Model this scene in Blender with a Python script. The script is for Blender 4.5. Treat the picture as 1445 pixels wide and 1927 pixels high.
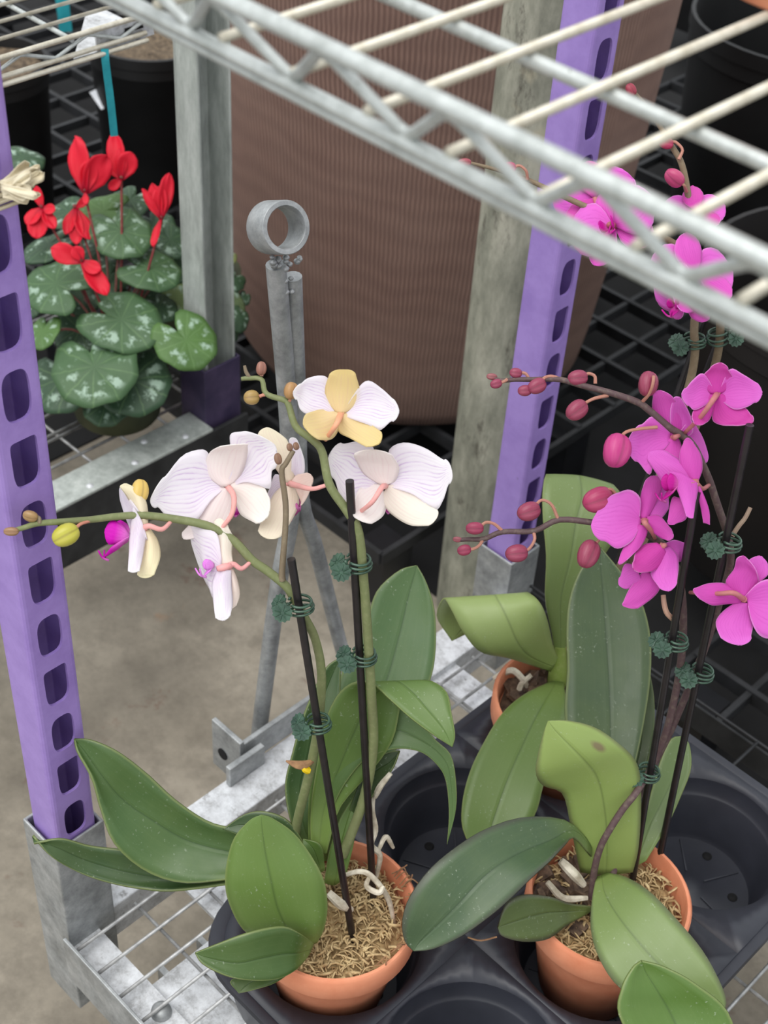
import bpy, math, random
from mathutils import Vector, Matrix, noise
random.seed(7)
for o in list(bpy.data.objects): bpy.data.objects.remove(o)
SC = bpy.context.scene
COL = SC.collection
# ------------------------------------------------------------------ camera
F = 2694.0; CX, CY = 722.5, 963.5
RX = Vector((0.70528564, 0.70668011, 0.05635062))      # image right
RD = Vector((0.49492329, -0.43391524, -0.75284029))    # image down
RF = Vector((-0.50756586, 0.55885668, -0.65578664))    # forward
CAM = Vector((0, 0, 1.0))
cam_data = bpy.data.cameras.new('camera')
cam = bpy.data.objects.new('camera', cam_data); COL.objects.link(cam)
m = Matrix((RX, -RD, -RF)).transposed().to_4x4(); m.translation = CAM
cam.matrix_world = m
cam_data.sensor_fit = 'VERTICAL'; cam_data.sensor_height = 36.0; cam_data.sensor_width = 27.0
cam_data.lens = F / 1927 * 36.0
cam_data.clip_start = 0.02; cam_data.clip_end = 60
cam_data.dof.use_dof = True; cam_data.dof.focus_distance = 0.92; cam_data.dof.aperture_fstop = 13.0
SC.camera = cam
# ------------------------------------------------------------------ world, sun, exposure
w = bpy.data.worlds.new('world'); SC.world = w; w.use_nodes = True
bg = w.node_tree.nodes['Background']; bg.inputs[0].default_value = (0.93, 0.97, 1.0, 1); bg.inputs[1].default_value = 0.98
sd = bpy.data.lights.new('sun', 'SUN'); sd.energy = 2.6; sd.angle = math.radians(55); sd.color = (1, 0.975, 0.94)
sun = bpy.data.objects.new('sun', sd); COL.objects.link(sun)
sun.rotation_euler = Vector((0.02, 0.42, -1.0)).to_track_quat('-Z', 'Y').to_euler()
SC.view_settings.view_transform = 'Standard'; SC.view_settings.look = 'None'
SC.view_settings.exposure = 0.13; SC.view_settings.gamma = 1.0
SC.view_settings.use_curve_mapping = False

# ------------------------------------------------------------------ measuring helpers (photo pixel -> point of the place)
def ray(u, v): return RX * ((u - CX) / F) + RD * ((v - CY) / F) + RF
def P(u, v, d): return CAM + ray(u, v) * d
def onax(u, v, ax, val):
    r = ray(u, v); return CAM + r * ((val - CAM[ax]) / r[ax])
def camdir(x, y, z): return (RX * x - RD * y - RF * z).normalized()   # right, up, toward the viewer

# ------------------------------------------------------------------ object helpers
ORG = {}
def V(*a): return Vector(a)
def empty(name, loc, label, cat, group=None):
    o = bpy.data.objects.new(name, None); COL.objects.link(o); o.location = loc
    o.empty_display_size = 0.02
    ORG[o] = Vector(loc); o['label'] = label; o['category'] = cat
    if group: o['group'] = group
    return o
def tag(o, label, cat, group=None):
    o['label'] = label; o['category'] = cat
    if group: o['group'] = group
    return o
def struct(o, label=None):
    o['kind'] = 'structure'
    if label: o['label'] = label
    return o
def newmesh(name, vs, fs, mat=None, smooth=True, uvs=None):
    me = bpy.data.meshes.new(name)
    me.from_pydata([tuple(v) for v in vs], [], fs)
    if uvs:
        l = me.uv_layers.new(name='UVMap')
        for lp in me.loops: l.data[lp.index].uv = uvs[lp.vertex_index]
    if smooth: me.shade_smooth()
    if mat: me.materials.append(M[mat])
    me.update(); return me
def obj(name, vs, fs, mat, parent=None, smooth=True, uvs=None, org=None, color=None, solid=0, bevel=0, sub=0, auto=None):
    """one mesh object; vertices are given in world space"""
    if org is None: org = ORG[parent] if parent is not None else Vector((0, 0, 0))
    me = newmesh(name, [Vector(v) - org for v in vs], fs, mat, smooth, uvs)
    o = bpy.data.objects.new(name, me); COL.objects.link(o)
    ORG[o] = Vector(org)
    if parent is not None:
        o.parent = parent; o.location = org - ORG[parent]
    else: o.location = org
    if color: o.color = (*color, 1)
    if auto: me.set_sharp_from_angle(angle=math.radians(auto))
    if solid:
        md = o.modifiers.new('thick', 'SOLIDIFY'); md.thickness = solid; md.offset = 0
    if sub:
        md = o.modifiers.new('sub', 'SUBSURF'); md.levels = sub; md.render_levels = sub
    if bevel:
        md = o.modifiers.new('bev', 'BEVEL'); md.width = bevel; md.segments = 2; md.limit_method = 'ANGLE'
    return o
def inst(me, name, parent, loc, rot=(0, 0, 0), scale=(1, 1, 1)):
    o = bpy.data.objects.new(name, me); COL.objects.link(o); o.parent = parent
    o.location = Vector(loc) - ORG[parent]; o.rotation_euler = rot; o.scale = scale; ORG[o] = Vector(loc)
    return o
class MB:
    def __init__(s): s.v = []; s.f = []; s.uv = []
    def add(s, vs, fs, uvs=None):
        n = len(s.v); s.v += [Vector(v) for v in vs]; s.f += [tuple(i + n for i in f) for f in fs]
        s.uv += uvs if uvs else [(0, 0)] * len(vs); return s
    def box(s, a, b):
        x0, y0, z0 = a; x1, y1, z1 = b
        return s.add([(x0,y0,z0),(x1,y0,z0),(x1,y1,z0),(x0,y1,z0),(x0,y0,z1),(x1,y0,z1),(x1,y1,z1),(x0,y1,z1)],
              [(0,3,2,1),(4,5,6,7),(0,1,5,4),(1,2,6,5),(2,3,7,6),(3,0,4,7)])
    def tube(s, pts, rad, n=8, caps=True, flat=1.0):
        vs, fs, uv = tube_data(pts, rad, n, caps); return s.add(vs, fs, uv)
    def lathe(s, prof, c=(0,0,0), n=32, lob=None):
        vs = []; fs = []; c = Vector(c)
        for r, z in prof:
            for k in range(n):
                a = 2*math.pi*k/n; vs.append(c + Vector((r*math.cos(a), r*math.sin(a), z)))
        for i in range(len(prof)-1):
            for k in range(n):
                k2 = (k+1) % n; fs.append((i*n+k, i*n+k2, (i+1)*n+k2, (i+1)*n+k))
        return s.add(vs, fs)
    def disc(s, c, r, n=24, up=True):
        c = Vector(c); vs = [c + Vector((r*math.cos(2*math.pi*k/n), r*math.sin(2*math.pi*k/n), 0)) for k in range(n)]
        return s.add(vs, [tuple(range(n)) if up else tuple(reversed(range(n)))])
    def obj(s, name, mat, parent=None, **k): return obj(name, s.v, s.f, mat, parent, uvs=s.uv, **k)
    def mesh(s, name, mat, smooth=True): return newmesh(name, s.v, s.f, mat, smooth, s.uv)
def catmull(pts, n):
    """smooth resample of a list of Vectors (or tuples of floats)"""
    p = [Vector(q) for q in pts]
    if len(p) == 2: return [p[0].lerp(p[1], i/n) for i in range(n+1)]
    out = []; k = len(p) - 1
    for i in range(n + 1):
        t = i / n * k; j = min(int(t), k - 1); f = t - j
        a = p[j-1] if j > 0 else p[0]*2 - p[1]
        b, c = p[j], p[j+1]
        d = p[j+2] if j + 2 <= k else p[k]*2 - p[k-1]
        out.append(0.5*((2*b) + (c - a)*f + (2*a - 5*b + 4*c - d)*f*f + (3*b - a - 3*c + d)*f*f*f))
    return out
def tube_data(pts, rad, n=8, caps=True):
    pts = [Vector(p) for p in pts]; N = len(pts)
    if not hasattr(rad, '__len__'): rad = [rad]*N
    elif len(rad) != N:
        rr = catmull([(r, 0, 0) for r in rad], N-1); rad = [q.x for q in rr]
    vs = []; fs = []; uv = []
    t0 = (pts[1]-pts[0]).normalized()
    nrm = t0.orthogonal().normalized()
    for i in range(N):
        t = (pts[min(i+1, N-1)] - pts[max(i-1, 0)])
        t = t.normalized() if t.length > 1e-9 else t0
        nrm = (nrm - t*nrm.dot(t))
        nrm = nrm.normalized() if nrm.length > 1e-6 else t.orthogonal().normalized()
        b = t.cross(nrm)
        for k in range(n):
            a = 2*math.pi*k/n
            vs.append(pts[i] + (nrm*math.cos(a) + b*math.sin(a))*rad[i]); uv.append((k/n, i/(N-1)))
        if i:
            for k in range(n):
                k2 = (k+1) % n; fs.append(((i-1)*n+k, (i-1)*n+k2, i*n+k2, i*n+k))
    if caps:
        fs.append(tuple(reversed(range(n)))); fs.append(tuple(range((N-1)*n, N*n)))
    return vs, fs, uv
def tube(name, pts, rad, mat, parent=None, n=8, res=None, **k):
    p = [Vector(q) for q in pts]
    if res: p = catmull(p, res)
    vs, fs, uv = tube_data(p, rad, n); return obj(name, vs, fs, mat, parent, uvs=uv, auto=50, **k)

# ------------------------------------------------------------------ materials
M = {}
class NT:
    def __init__(s, name):
        s.m = bpy.data.materials.new(name); s.m.use_nodes = True; s.t = s.m.node_tree; s.n = s.t.nodes; s.l = s.t.links
        s.bs = s.n['Principled BSDF']; s.out = s.n['Material Output']; M[name] = s.m
    def new(s, t, **k):
        q = s.n.new(t)
        for a, b in k.items(): setattr(q, a, b)
        return q
    def set(s, sock, v):
        if hasattr(v, 'is_output') or isinstance(v, bpy.types.NodeSocket): s.l.new(v, sock)
        elif isinstance(v, (tuple, list)): sock.default_value = (*v, 1) if len(v) == 3 and len(sock.default_value) == 4 else v
        else: sock.default_value = v
    def coord(s, kind='Object'): return s.new('ShaderNodeTexCoord').outputs[kind]
    def mapping(s, vec, scale=(1,1,1), rot=(0,0,0), loc=(0,0,0)):
        q = s.new('ShaderNodeMapping'); s.l.new(vec, q.inputs[0]); q.inputs[1].default_value = loc; q.inputs[2].default_value = rot; q.inputs[3].default_value = scale
        return q.outputs[0]
    def noise(s, vec, scale, detail=4, rough=0.6, dist=0):
        q = s.new('ShaderNodeTexNoise'); s.l.new(vec, q.inputs['Vector']); q.inputs['Scale'].default_value = scale
        q.inputs['Detail'].default_value = detail; q.inputs['Roughness'].default_value = rough; q.inputs['Distortion'].default_value = dist
        return q.outputs['Fac']
    def ramp(s, fac, stops, interp='LINEAR'):
        q = s.new('ShaderNodeValToRGB'); s.l.new(fac, q.inputs[0]); q.color_ramp.interpolation = interp
        e = q.color_ramp.elements
        while len(e) < len(stops): e.new(0.5)
        for i, (p, c) in enumerate(stops):
            e[i].position = p; e[i].color = (c, c, c, 1) if not hasattr(c, '__len__') else (*c, 1)
        return q.outputs[0]
    def mix(s, fac, a, b, mode='MIX'):
        q = s.new('ShaderNodeMix', data_type='RGBA', blend_type=mode)
        s.set(q.inputs[0], fac); s.set(q.inputs[6], a); s.set(q.inputs[7], b); return q.outputs[2]
    def math(s, op, a, b=0.0, c=None):
        q = s.new('ShaderNodeMath', operation=op); s.set(q.inputs[0], a); s.set(q.inputs[1], b)
        if c is not None: s.set(q.inputs[2], c)
        return q.outputs[0]
    def sep(s, vec):
        q = s.new('ShaderNodeSeparateXYZ'); s.l.new(vec, q.inputs[0]); return q.outputs
    def bump(s, h, strength=0.3, dist=0.001):
        q = s.new('ShaderNodeBump'); s.l.new(h, q.inputs['Height']); q.inputs['Strength'].default_value = strength; q.inputs['Distance'].default_value = dist
        s.l.new(q.outputs[0], s.bs.inputs['Normal']); return q
    def done(s, col=None, rough=None, metal=None, spec=None, **k):
        if col is not None: s.set(s.bs.inputs['Base Color'], col)
        if rough is not None: s.set(s.bs.inputs['Roughness'], rough)
        if metal is not None: s.set(s.bs.inputs['Metallic'], metal)
        if spec is not None: s.set(s.bs.inputs['Specular IOR Level'], spec)
        for a, b in k.items(): s.set(s.bs.inputs[a.replace('_', ' ')], b)
        return s.m
def S(r, g, b):
    f = lambda c: (c/255/12.92) if c/255 <= 0.04045 else ((c/255+0.055)/1.055)**2.4
    return (f(r), f(g), f(b))
def two(name, c1, c2, scale=40, rough=0.5, metal=0, lo=0.35, hi=0.65, detail=5, bump=0.0, spec=0.5, bscale=None, bdist=0.001):
    n = NT(name); co = n.coord(); f = n.noise(co, scale, detail)
    n.done(n.ramp(f, [(lo, c1), (hi, c2)]), rough, metal, spec)
    if bump: n.bump(n.noise(co, bscale or scale*4, 4), bump, bdist)
    return n
# concrete floor with stains
n = NT('concrete'); co = n.coord()
base = n.ramp(n.noise(co, 5.5, 7, 0.68), [(0.30, S(96,90,80)), (0.50, S(140,132,118)), (0.72, S(184,175,159))])
blot = n.ramp(n.noise(n.mapping(co, loc=(3,1,0)), 2.3, 4), [(0.38, S(106,100,90)), (0.62, S(160,152,139))])
c = n.mix(0.45, base, blot)
fm = n.ramp(n.noise(n.mapping(co, loc=(2,9,0)), 38, 6, 0.75), [(0.42, 0.0), (0.66, 0.45)]); c = n.mix(fm, c, S(92,86,77))
st = n.ramp(n.noise(n.mapping(co, loc=(7,2,0)), 13, 5, 0.7, 0.4), [(0.62, 0.0), (0.73, 0.8)])
c = n.mix(st, c, S(92, 58, 48))
ru = n.ramp(n.noise(n.mapping(co, loc=(1.3,5,0)), 6.5, 5), [(0.66, 0.0), (0.76, 0.7)])
c = n.mix(ru, c, S(150, 104, 68))
n.done(c, 0.85, 0, 0.3); n.bump(n.noise(co, 90, 6), 0.25, 0.002)
two('ground_shade', S(9,9,10), S(16,16,18), 30, 0.95)  # near-black tone for the painted floor shade
# paints and metals
n = NT('purple_paint'); co = n.coord()
c = n.ramp(n.noise(co, 26, 6, 0.7), [(0.35, S(144,118,188)), (0.6, S(159,133,202))])
chip = n.ramp(n.noise(co, 85, 4, 0.7), [(0.71, 0.0), (0.75, 0.7)])
c = n.mix(chip, c, S(96, 84, 120)); n.done(c, 0.42, 0, 0.5); n.bump(n.noise(co, 220, 3), 0.08, 0.0005)
two('purple_dark', S(48,40,70), S(74,62,92), 30, 0.6)
n = NT('galvanized'); co = n.coord()
c = n.ramp(n.noise(co, 45, 7, 0.75), [(0.30, S(122,125,126)), (0.52, S(160,163,164)), (0.72, S(190,192,193))])
d = n.ramp(n.noise(co, 120, 5, 0.75), [(0.66, 0.0), (0.80, 0.7)])
n.done(n.mix(d, c, S(96,94,92)), n.ramp(n.noise(co, 30, 4), [(0.3, 0.38), (0.7, 0.58)]), 0.45, 0.5); n.bump(n.noise(co, 150, 4), 0.12, 0.0006)
n = NT('galvanized_worn'); co = n.coord()
c = n.ramp(n.noise(co, 60, 8, 0.8), [(0.32, S(150,150,150)), (0.5, S(205,207,210)), (0.7, S(235,238,242))])
d = n.ramp(n.noise(co, 75, 6, 0.75), [(0.60, 0.0), (0.72, 0.85)])
n.done(n.mix(d, c, S(92,88,82)), 0.45, 0.25, 0.5); n.bump(n.noise(co, 200, 4), 0.15, 0.0006)
n = NT('galvanized_grey'); co = n.coord()
c = n.ramp(n.noise(n.mapping(co, scale=(1,1,0.25)), 55, 7, 0.75), [(0.30, S(136,141,137)), (0.55, S(176,182,177)), (0.75, S(204,208,204))])
n.done(c, 0.55, 0.15, 0.5)
n = NT('wire_silver'); co = n.coord()
c = n.ramp(n.noise(co, 90, 6, 0.7), [(0.30, S(158,163,160)), (0.6, S(194,199,197))])
d = n.ramp(n.noise(co, 420, 3, 0.6), [(0.68, 0.0), (0.74, 0.8)])
n.done(n.mix(d, c, S(98,98,94)), 0.38, 0.35, 0.6)
n = NT('wire_cream'); co = n.coord()
c = n.ramp(n.noise(co, 70, 6, 0.7), [(0.30, S(172,164,144)), (0.58, S(208,203,188))])
d = n.ramp(n.noise(co, 420, 3, 0.6), [(0.68, 0.0), (0.74, 0.7)])
n.done(n.mix(d, c, S(120,108,88)), 0.38, 0.25, 0.6)
two('wire_grey', S(146,146,146), S(204,204,203), 60, 0.42, 0.5)
two('black_plastic', S(15,16,19), S(26,27,32), 12, 0.42, 0, bump=0.05, bscale=300, bdist=0.0004)
two('tray_plastic', S(36,38,46), S(52,54,63), 9, 0.45, 0, bump=0.05, bscale=300, bdist=0.0004)
two('black_rail', S(22,23,25), S(48,49,50), 25, 0.7)
two('grid_plastic_shaded_wire', S(24,25,27), S(40,41,44), 30, 0.6)  # pallet plastic; also paints the shade on the rear deck wires
two('hole_black', S(6,6,8), S(10,10,12), 30, 0.9)
two('pot_black', S(14,14,15), S(28,28,29), 8, 0.55, 0)
two('pot_brown', S(15,12,12), S(24,19,18), 6, 0.6, 0)
two('pot_green', S(38,44,24), S(58,62,34), 10, 0.6, 0)
n = NT('terracotta'); co = n.coord()
c = n.ramp(n.noise(co, 22, 6, 0.65), [(0.32, S(204,124,90)), (0.65, S(224,150,116))])
n.done(c, 0.62, 0, 0.35); n.bump(n.noise(co, 260, 3), 0.08, 0.0004)
# brown woven shade cloth: fine vertical ribs with a wavy weave
n = NT('brown_fabric'); uv = n.coord('UV')
wv = n.new('ShaderNodeTexWave', wave_type='BANDS', bands_direction='X', wave_profile='SIN')
n.l.new(n.mapping(uv, scale=(1, 1, 1)), wv.inputs[0]); wv.inputs['Scale'].default_value = 62; wv.inputs['Distortion'].default_value = 1.6
wv.inputs['Detail'].default_value = 2; wv.inputs['Detail Scale'].default_value = 0.7
w2 = n.new('ShaderNodeTexWave', wave_type='BANDS', bands_direction='Y'); n.l.new(n.mapping(uv, rot=(0,0,0.12)), w2.inputs[0]); w2.inputs['Scale'].default_value = 9
w2.inputs['Distortion'].default_value = 6; w2.inputs['Detail'].default_value = 3; w2.inputs['Detail Scale'].default_value = 1.2
c = n.mix(wv.outputs['Fac'], S(112,88,80), S(140,113,102))
c = n.mix(n.math('MULTIPLY', w2.outputs['Fac'], 0.30), c, S(104,82,75))
c = n.mix(n.ramp(n.noise(n.coord(), 7, 5), [(0.4, 0.0), (0.7, 0.35)]), c, S(146,122,111))
n.done(c, 0.9, 0, 0.2); n.bump(wv.outputs['Fac'], 0.5, 0.0015)
# weathered painted column
n = NT('column_paint'); co = n.coord()
c = n.ramp(n.noise(n.mapping(co, scale=(1,1,0.35)), 26, 8, 0.72), [(0.30, S(96,97,86)), (0.5, S(140,140,126)), (0.66, S(172,170,155))])
d = n.ramp(n.noise(n.mapping(co, scale=(1,1,0.3), loc=(2,0,1)), 38, 7, 0.8), [(0.56, 0.0), (0.66, 0.85)])
c = n.mix(d, c, S(78, 74, 66))
e = n.ramp(n.noise(n.mapping(co, loc=(5,0,3)), 14, 4), [(0.62, 0.0), (0.70, 0.6)])
n.done(n.mix(e, c, S(178,172,148)), 0.7, 0, 0.3)
two('raffia', S(196,182,150), S(226,216,190), 60, 0.85)
two('teal_plastic', S(28,138,150), S(44,160,172), 60, 0.5)
two('white_plastic', S(200,205,212), S(226,230,236), 50, 0.5)
two('yellow_plastic', S(226,190,10), S(240,206,30), 50, 0.5)
two('soil', S(60,50,40), S(120,104,84), 160, 0.95, bump=0.6, bscale=200, bdist=0.004)

# ================================================================== the setting
FZ = -0.25
obj('floor', [(-6,-3,FZ),(4,-3,FZ),(4,7,FZ),(-6,7,FZ)], [(0,1,2,3)], 'concrete', smooth=False)
struct(bpy.data.objects['floor'], 'stained grey concrete greenhouse floor')
# near-black sheet that paints the shade under the pallets and the rear cart
vs = [(-1.42,0.93,FZ+.002),(-0.86,0.93,FZ+.002),(-0.60,0.95,FZ+.002),(1.4,0.95,FZ+.002),(1.4,5.0,FZ+.002),(-5.0,5.0,FZ+.002),(-5.0,1.3,FZ+.002),(-1.5,1.3,FZ+.002)]
gs = MB(); gs.box((-5,1.0,FZ),(1.6,5.2,FZ+.003)); gs.box((-5,-0.2,FZ),(-1.34,1.0,FZ+.003))
g_ = gs.obj('ground_shade', 'ground_shade', smooth=False); struct(g_, 'dark sheet painting the shade under the racks at the back')
# ================================================================== steel frames
def slot_outline(kind, w, h, n=28):
    """hole outline (y,z) about the centre; kind 0 = both ends round, 1 = square top with round foot"""
    pts = []
    for k in range(n):
        a = 2*math.pi*(k+0.5)/n; c, s_ = math.cos(a), math.sin(a)
        e = 0.5
        x = math.copysign(abs(c)**e, c); y = math.copysign(abs(s_)**e, s_)
        if kind == 0 or (kind == 1 and s_ < 0):
            e = 0.62; x = math.copysign(abs(c)**e, c); y = math.copysign(abs(s_)**e, s_)
        else:
            e = 0.22; x = math.copysign(abs(c)**e, c); y = math.copysign(abs(s_)**e, s_)
        pts.append((x*w/2, y*h/2))
    return pts
def slotted_post(name, mat, parent, x0, x1, y0, y1, z0, z1, zs, pitch):
    """square tube; the +x face carries a row of slots, wall thickness from solidify"""
    mb = MB(); yc = (y0+y1)/2; hw = (y1-y0)/2; n = 28; r = 0.0035
    # the other three faces and the rounded corners
    prof = []
    for (cx, cy, a0) in ((x1-r, y1-r, 0), (x0+r, y1-r, 90), (x0+r, y0+r, 180), (x1-r, y0+r, 270)):
        for k in range(4):
            a = math.radians(a0 + k*30); prof.append((cx+r*math.cos(a), cy+r*math.sin(a)))
    N = len(prof)
    vs = [(x, y, z) for z in (z0, z1) for x, y in prof]
    fs = [(i, i+1, N+i+1, N+i) for i in range(N-1)]     # leaves the +x face open
    mb.add(vs, fs)
    ya, yb = y0+r, y1-r; hy = (yb-ya)/2
    cells = []; z = zs; k = 0
    while z < z1 - pitch/2: cells.append((z, k)); z += pitch; k += 1
    lo = zs - pitch/2
    mb.add([(x1,ya,z0),(x1,yb,z0),(x1,yb,lo),(x1,ya,lo)], [(0,1,2,3)])
    for zc, k in cells:
        hole = slot_outline(k % 2, 0.0180, 0.0345, n); outer = []
        for i, (y, zz) in enumerate(hole):
            a = 2*math.pi*(i+0.5)/n; c, s_ = math.cos(a), math.sin(a)
            sc = min(hy/abs(c) if abs(c) > 1e-6 else 9, (pitch/2)/abs(s_) if abs(s_) > 1e-6 else 9)
            outer.append((c*sc, s_*sc))
        # make sure the cell corners exist
        vs = [(x1, yc+y, zc+zz) for y, zz in hole] + [(x1, yc+y, zc+zz) for y, zz in outer]
        fs = [(i, n+i, n+(i+1) % n, (i+1) % n) for i in range(n)]
        b = len(vs)
        for sy in (1, -1):
            for sz in (1, -1):
                vs.append((x1, yc+sy*hy, zc+sz*pitch/2))
                best = None
                for i in range(n):
                    j = (i+1) % n; a, c_ = outer[i], outer[j]
                    if (abs(abs(a[0])-hy) < 1e-9) != (abs(abs(c_[0])-hy) < 1e-9) and a[0]*sy > 0 and a[1]*sz > 0: best = (i, j)
                if best: fs.append((n+best[0], len(vs)-1, n+best[1]))
        mb.add(vs, fs)
    top = cells[-1][0] + pitch/2
    if top < z1: mb.add([(x1,ya,top),(x1,yb,top),(x1,yb,z1),(x1,ya,z1)], [(0,1,2,3)])
    o = mb.obj(name, mat, parent, smooth=False)
    md = o.modifiers.new('weld', 'WELD'); md.merge_threshold = 0.0002
    md = o.modifiers.new('thick', 'SOLIDIFY'); md.thickness = 0.0022; md.offset = -1
    return o
def sleeve(name, mat, parent, x0, x1, y0, y1, z0, z1, t=0.0025):
    mb = MB()
    o = [(x0,y0),(x1,y0),(x1,y1),(x0,y1)]; i = [(x0+t,y0+t),(x1-t,y0+t),(x1-t,y1-t),(x0+t,y1-t)]
    vs = [(*p, z0) for p in o] + [(*p, z1) for p in o] + [(*p, z1) for p in i] + [(*p, z0) for p in i]
    fs = []
    for k in range(4):
        j = (k+1) % 4; fs += [(k,j,4+j,4+k), (4+k,4+j,8+j,8+k), (8+k,8+j,12+j,12+k), (12+k,12+j,j,k)]
    return mb.add(vs, fs).obj(name, mat, parent, smooth=False, bevel=0.0012)
def rod_mesh(length, r, mat, axis='y', n=8):
    d = {'x': V(1,0,0), 'y': V(0,1,0), 'z': V(0,0,1)}[axis]
    return MB().tube([V(0,0,0), d*length], r, n).mesh('rod', mat)

# ---- front plant cart
cart = empty('plant_cart', (-0.05, 0.595, FZ), 'galvanized plant cart with purple slotted posts carrying the black orchid tray', 'plant cart')
slotted_post('post', 'purple_paint', cart, -0.6115, -0.578, 0.3105, 0.3445, 0.02, 1.05, 0.1352, 0.04765)
slotted_post('post', 'purple_paint', cart, -0.6335, -0.600, 0.851, 0.885, -0.02, 1.05, 0.0810, 0.04765)
sleeve('post_socket', 'galvanized', cart, -0.6165, -0.5745, 0.3055, 0.3490, -0.10, 0.116)
sleeve('post_socket', 'galvanized', cart, -0.6385, -0.5955, 0.846, 0.8895, -0.10, 0.052)
for x, y in ((0.55, 0.3105), (0.55, 0.851)):        # the two posts of the other end, right of the picture
    MB().box((x,y,-0.1),(x+.034,y+.034,1.05)).obj('post', 'purple_paint', cart, smooth=False, bevel=.003)
# long rails, end rails
MB().box((-0.5745,0.300,-0.045),(0.58,0.303,0.010)).obj('front_rail', 'galvanized', cart, smooth=False, bevel=.0008)
MB().box((-0.5745,0.303,-0.014),(0.58,0.333,-0.010)).obj('rail_flange', 'galvanized_worn', cart, smooth=False)
MB().box((-0.5950,0.886,-0.040),(0.58,0.889,-0.010)).obj('back_rail', 'black_rail', cart, smooth=False, bevel=.0008)
MB().tube([V(-0.595,0.884,0.0),V(0.58,0.884,0.0)], .0016, 8).obj('edge_wire', 'grid_plastic_shaded_wire', cart, auto=50)  # dark colour stands in for the shade at the back of the deck
MB().box((-0.6165,0.349,-0.045),(-0.5790,0.846,-0.004)).obj('end_rail', 'galvanized_worn', cart, smooth=False, bevel=.0015)
MB().box((0.55,0.345,-0.045),(0.585,0.851,-0.004)).obj('end_rail', 'galvanized_worn', cart, smooth=False, bevel=.0015)
for y in (0.424, 0.60, 0.74):
    MB().box((-0.579,y-.017,-0.016),(0.55,y+.017,-0.012)).obj('cross_strip', 'galvanized_worn', cart, smooth=False)
MB().box((-0.510,0.333,-0.020),(-0.395,0.43,-0.0165)).obj('caster_plate', 'galvanized_worn', cart, smooth=False)
b = MB(); b.lathe([(0.0, 0.006),(0.004,0.0055),(0.0075,0.003),(0.0085,-0.003)], (-0.4835,0.3235,-0.0085), 16).obj('bolt', 'galvanized', cart)
MB().box((-0.52,0.60,-0.030),(-0.545,0.70,-0.017)).obj('bracket_block', 'galvanized_worn', cart, smooth=False)
me = rod_mesh(0.500, 0.0016, 'wire_grey', 'y')
x = -0.5645
while x < 0.55: inst(me, 'deck_wire', cart, (x, 0.306, 0.0)); x += 0.0272
me = rod_mesh(1.12, 0.0015, 'wire_grey', 'x')
for k in range(9): inst(me, 'deck_wire', cart, (-0.570, 0.3655+0.0505*k, -0.0030))
me = rod_mesh(0.080, 0.0016, 'grid_plastic_shaded_wire', 'y')
for k in range(14): inst(me, 'deck_wire', cart, (-0.56+.08*k, 0.804, 0.0))  # rear stretch of the deck wires, with the shade painted into their colour
# casters under the corners
for x, y in ((-0.50, 0.37), (-0.50, 0.83), (0.48, 0.37), (0.48, 0.83)):
    c_ = MB(); c_.tube([V(x,y-.014,FZ+.06), V(x,y+.014,FZ+.06)], .06, 20)
    wl = c_.obj('caster_wheel', 'black_plastic', cart, auto=40)
    MB().box((x-.02,y-.022,FZ+.055),(x+.02,y-.017,-.02)).box((x-.02,y+.017,FZ+.055),(x+.02,y+.022,-.02)).obj('caster_fork', 'galvanized', wl, smooth=False)
# hinge bracket of the tow bar on the end rail
br = MB().box((-0.655,0.5165,-0.030),(-0.6165,0.5215,0.030)).obj('hinge_plate', 'galvanized', cart, smooth=False, bevel=.001)
MB().tube([V(-0.640,0.5155,-0.004),V(-0.640,0.5225,-0.004)], .006, 14).obj('hinge_hole', 'hole_black', br, auto=40)
MB().box((-0.6215,0.5215,-0.004),(-0.6165,0.66,0.026)).obj('hinge_bar', 'galvanized', cart, smooth=False, bevel=.001)
MB().box((-0.613,0.497,-0.004),(-0.607,0.537,0.020)).obj('hinge_lug', 'galvanized', cart, smooth=False, bevel=.001)

# ---- tow bar standing upright at the end of the cart
TX = -0.636
tow = empty('tow_bar', (TX, 0.56, 0.0), 'upright grey steel tow bar of two pipes welded to a ring', 'tow bar')
def tp(u, v, x=TX): return onax(u, v, 0, x)
tube('pipe', [tp(482,1425), tp(500,1280), tp(524,1100), tp(545,985), tp(547,900), tp(541,760), tp(519,498)], .0072, 'galvanized', tow, 14, 40)
tube('pipe', [tp(672,1320), tp(640,1210), tp(594,1030), tp(571,960), tp(563,880), tp(560,760), tp(551,520)], .0066, 'galvanized', tow, 14, 40)
rc = tp(523,428); rn = camdir(.52, -.16, .80)
ra = rn.cross(V(0,0,1)).normalized(); rb = ra.cross(rn)
mb = MB(); n = 40; vs = []; fs = []
R1, R0, HW = 0.0182, 0.0142, 0.0120
for k in range(n):
    a = 2*math.pi*k/n; dv = ra*math.cos(a) + rb*math.sin(a)
    for rr, h in ((R1-.0006,HW),(R1,HW-.0008),(R1,-HW+.0008),(R1-.0006,-HW),(R0+.0005,-HW),(R0,-HW+.0006),(R0,HW-.0006),(R0+.0005,HW)): vs.append(rc + dv*rr + rn*h)
for k in range(n):
    for j in range(8): fs.append((k*8+j, ((k+1)%n)*8+j, ((k+1)%n)*8+(j+1)%8, k*8+(j+1)%8))
mb.add(vs, fs).obj('ring', 'galvanized', tow, auto=40)
mb = MB()
for k in range(26):
    q = tp(random.uniform(505,562), random.uniform(478,500)) if k < 15 else tp(random.uniform(528,552), random.uniform(500,548))
    q += V(random.uniform(0,.006), random.uniform(-.004,.0), 0)
    s_ = random.uniform(.0018,.0034); mb.lathe([(0.0,s_*.8),(s_*.8,s_*.35),(s_,0),(s_*.7,-s_*.7),(0,-s_*.8)], q, 8)
mb.obj('weld', 'galvanized', tow)

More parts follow.
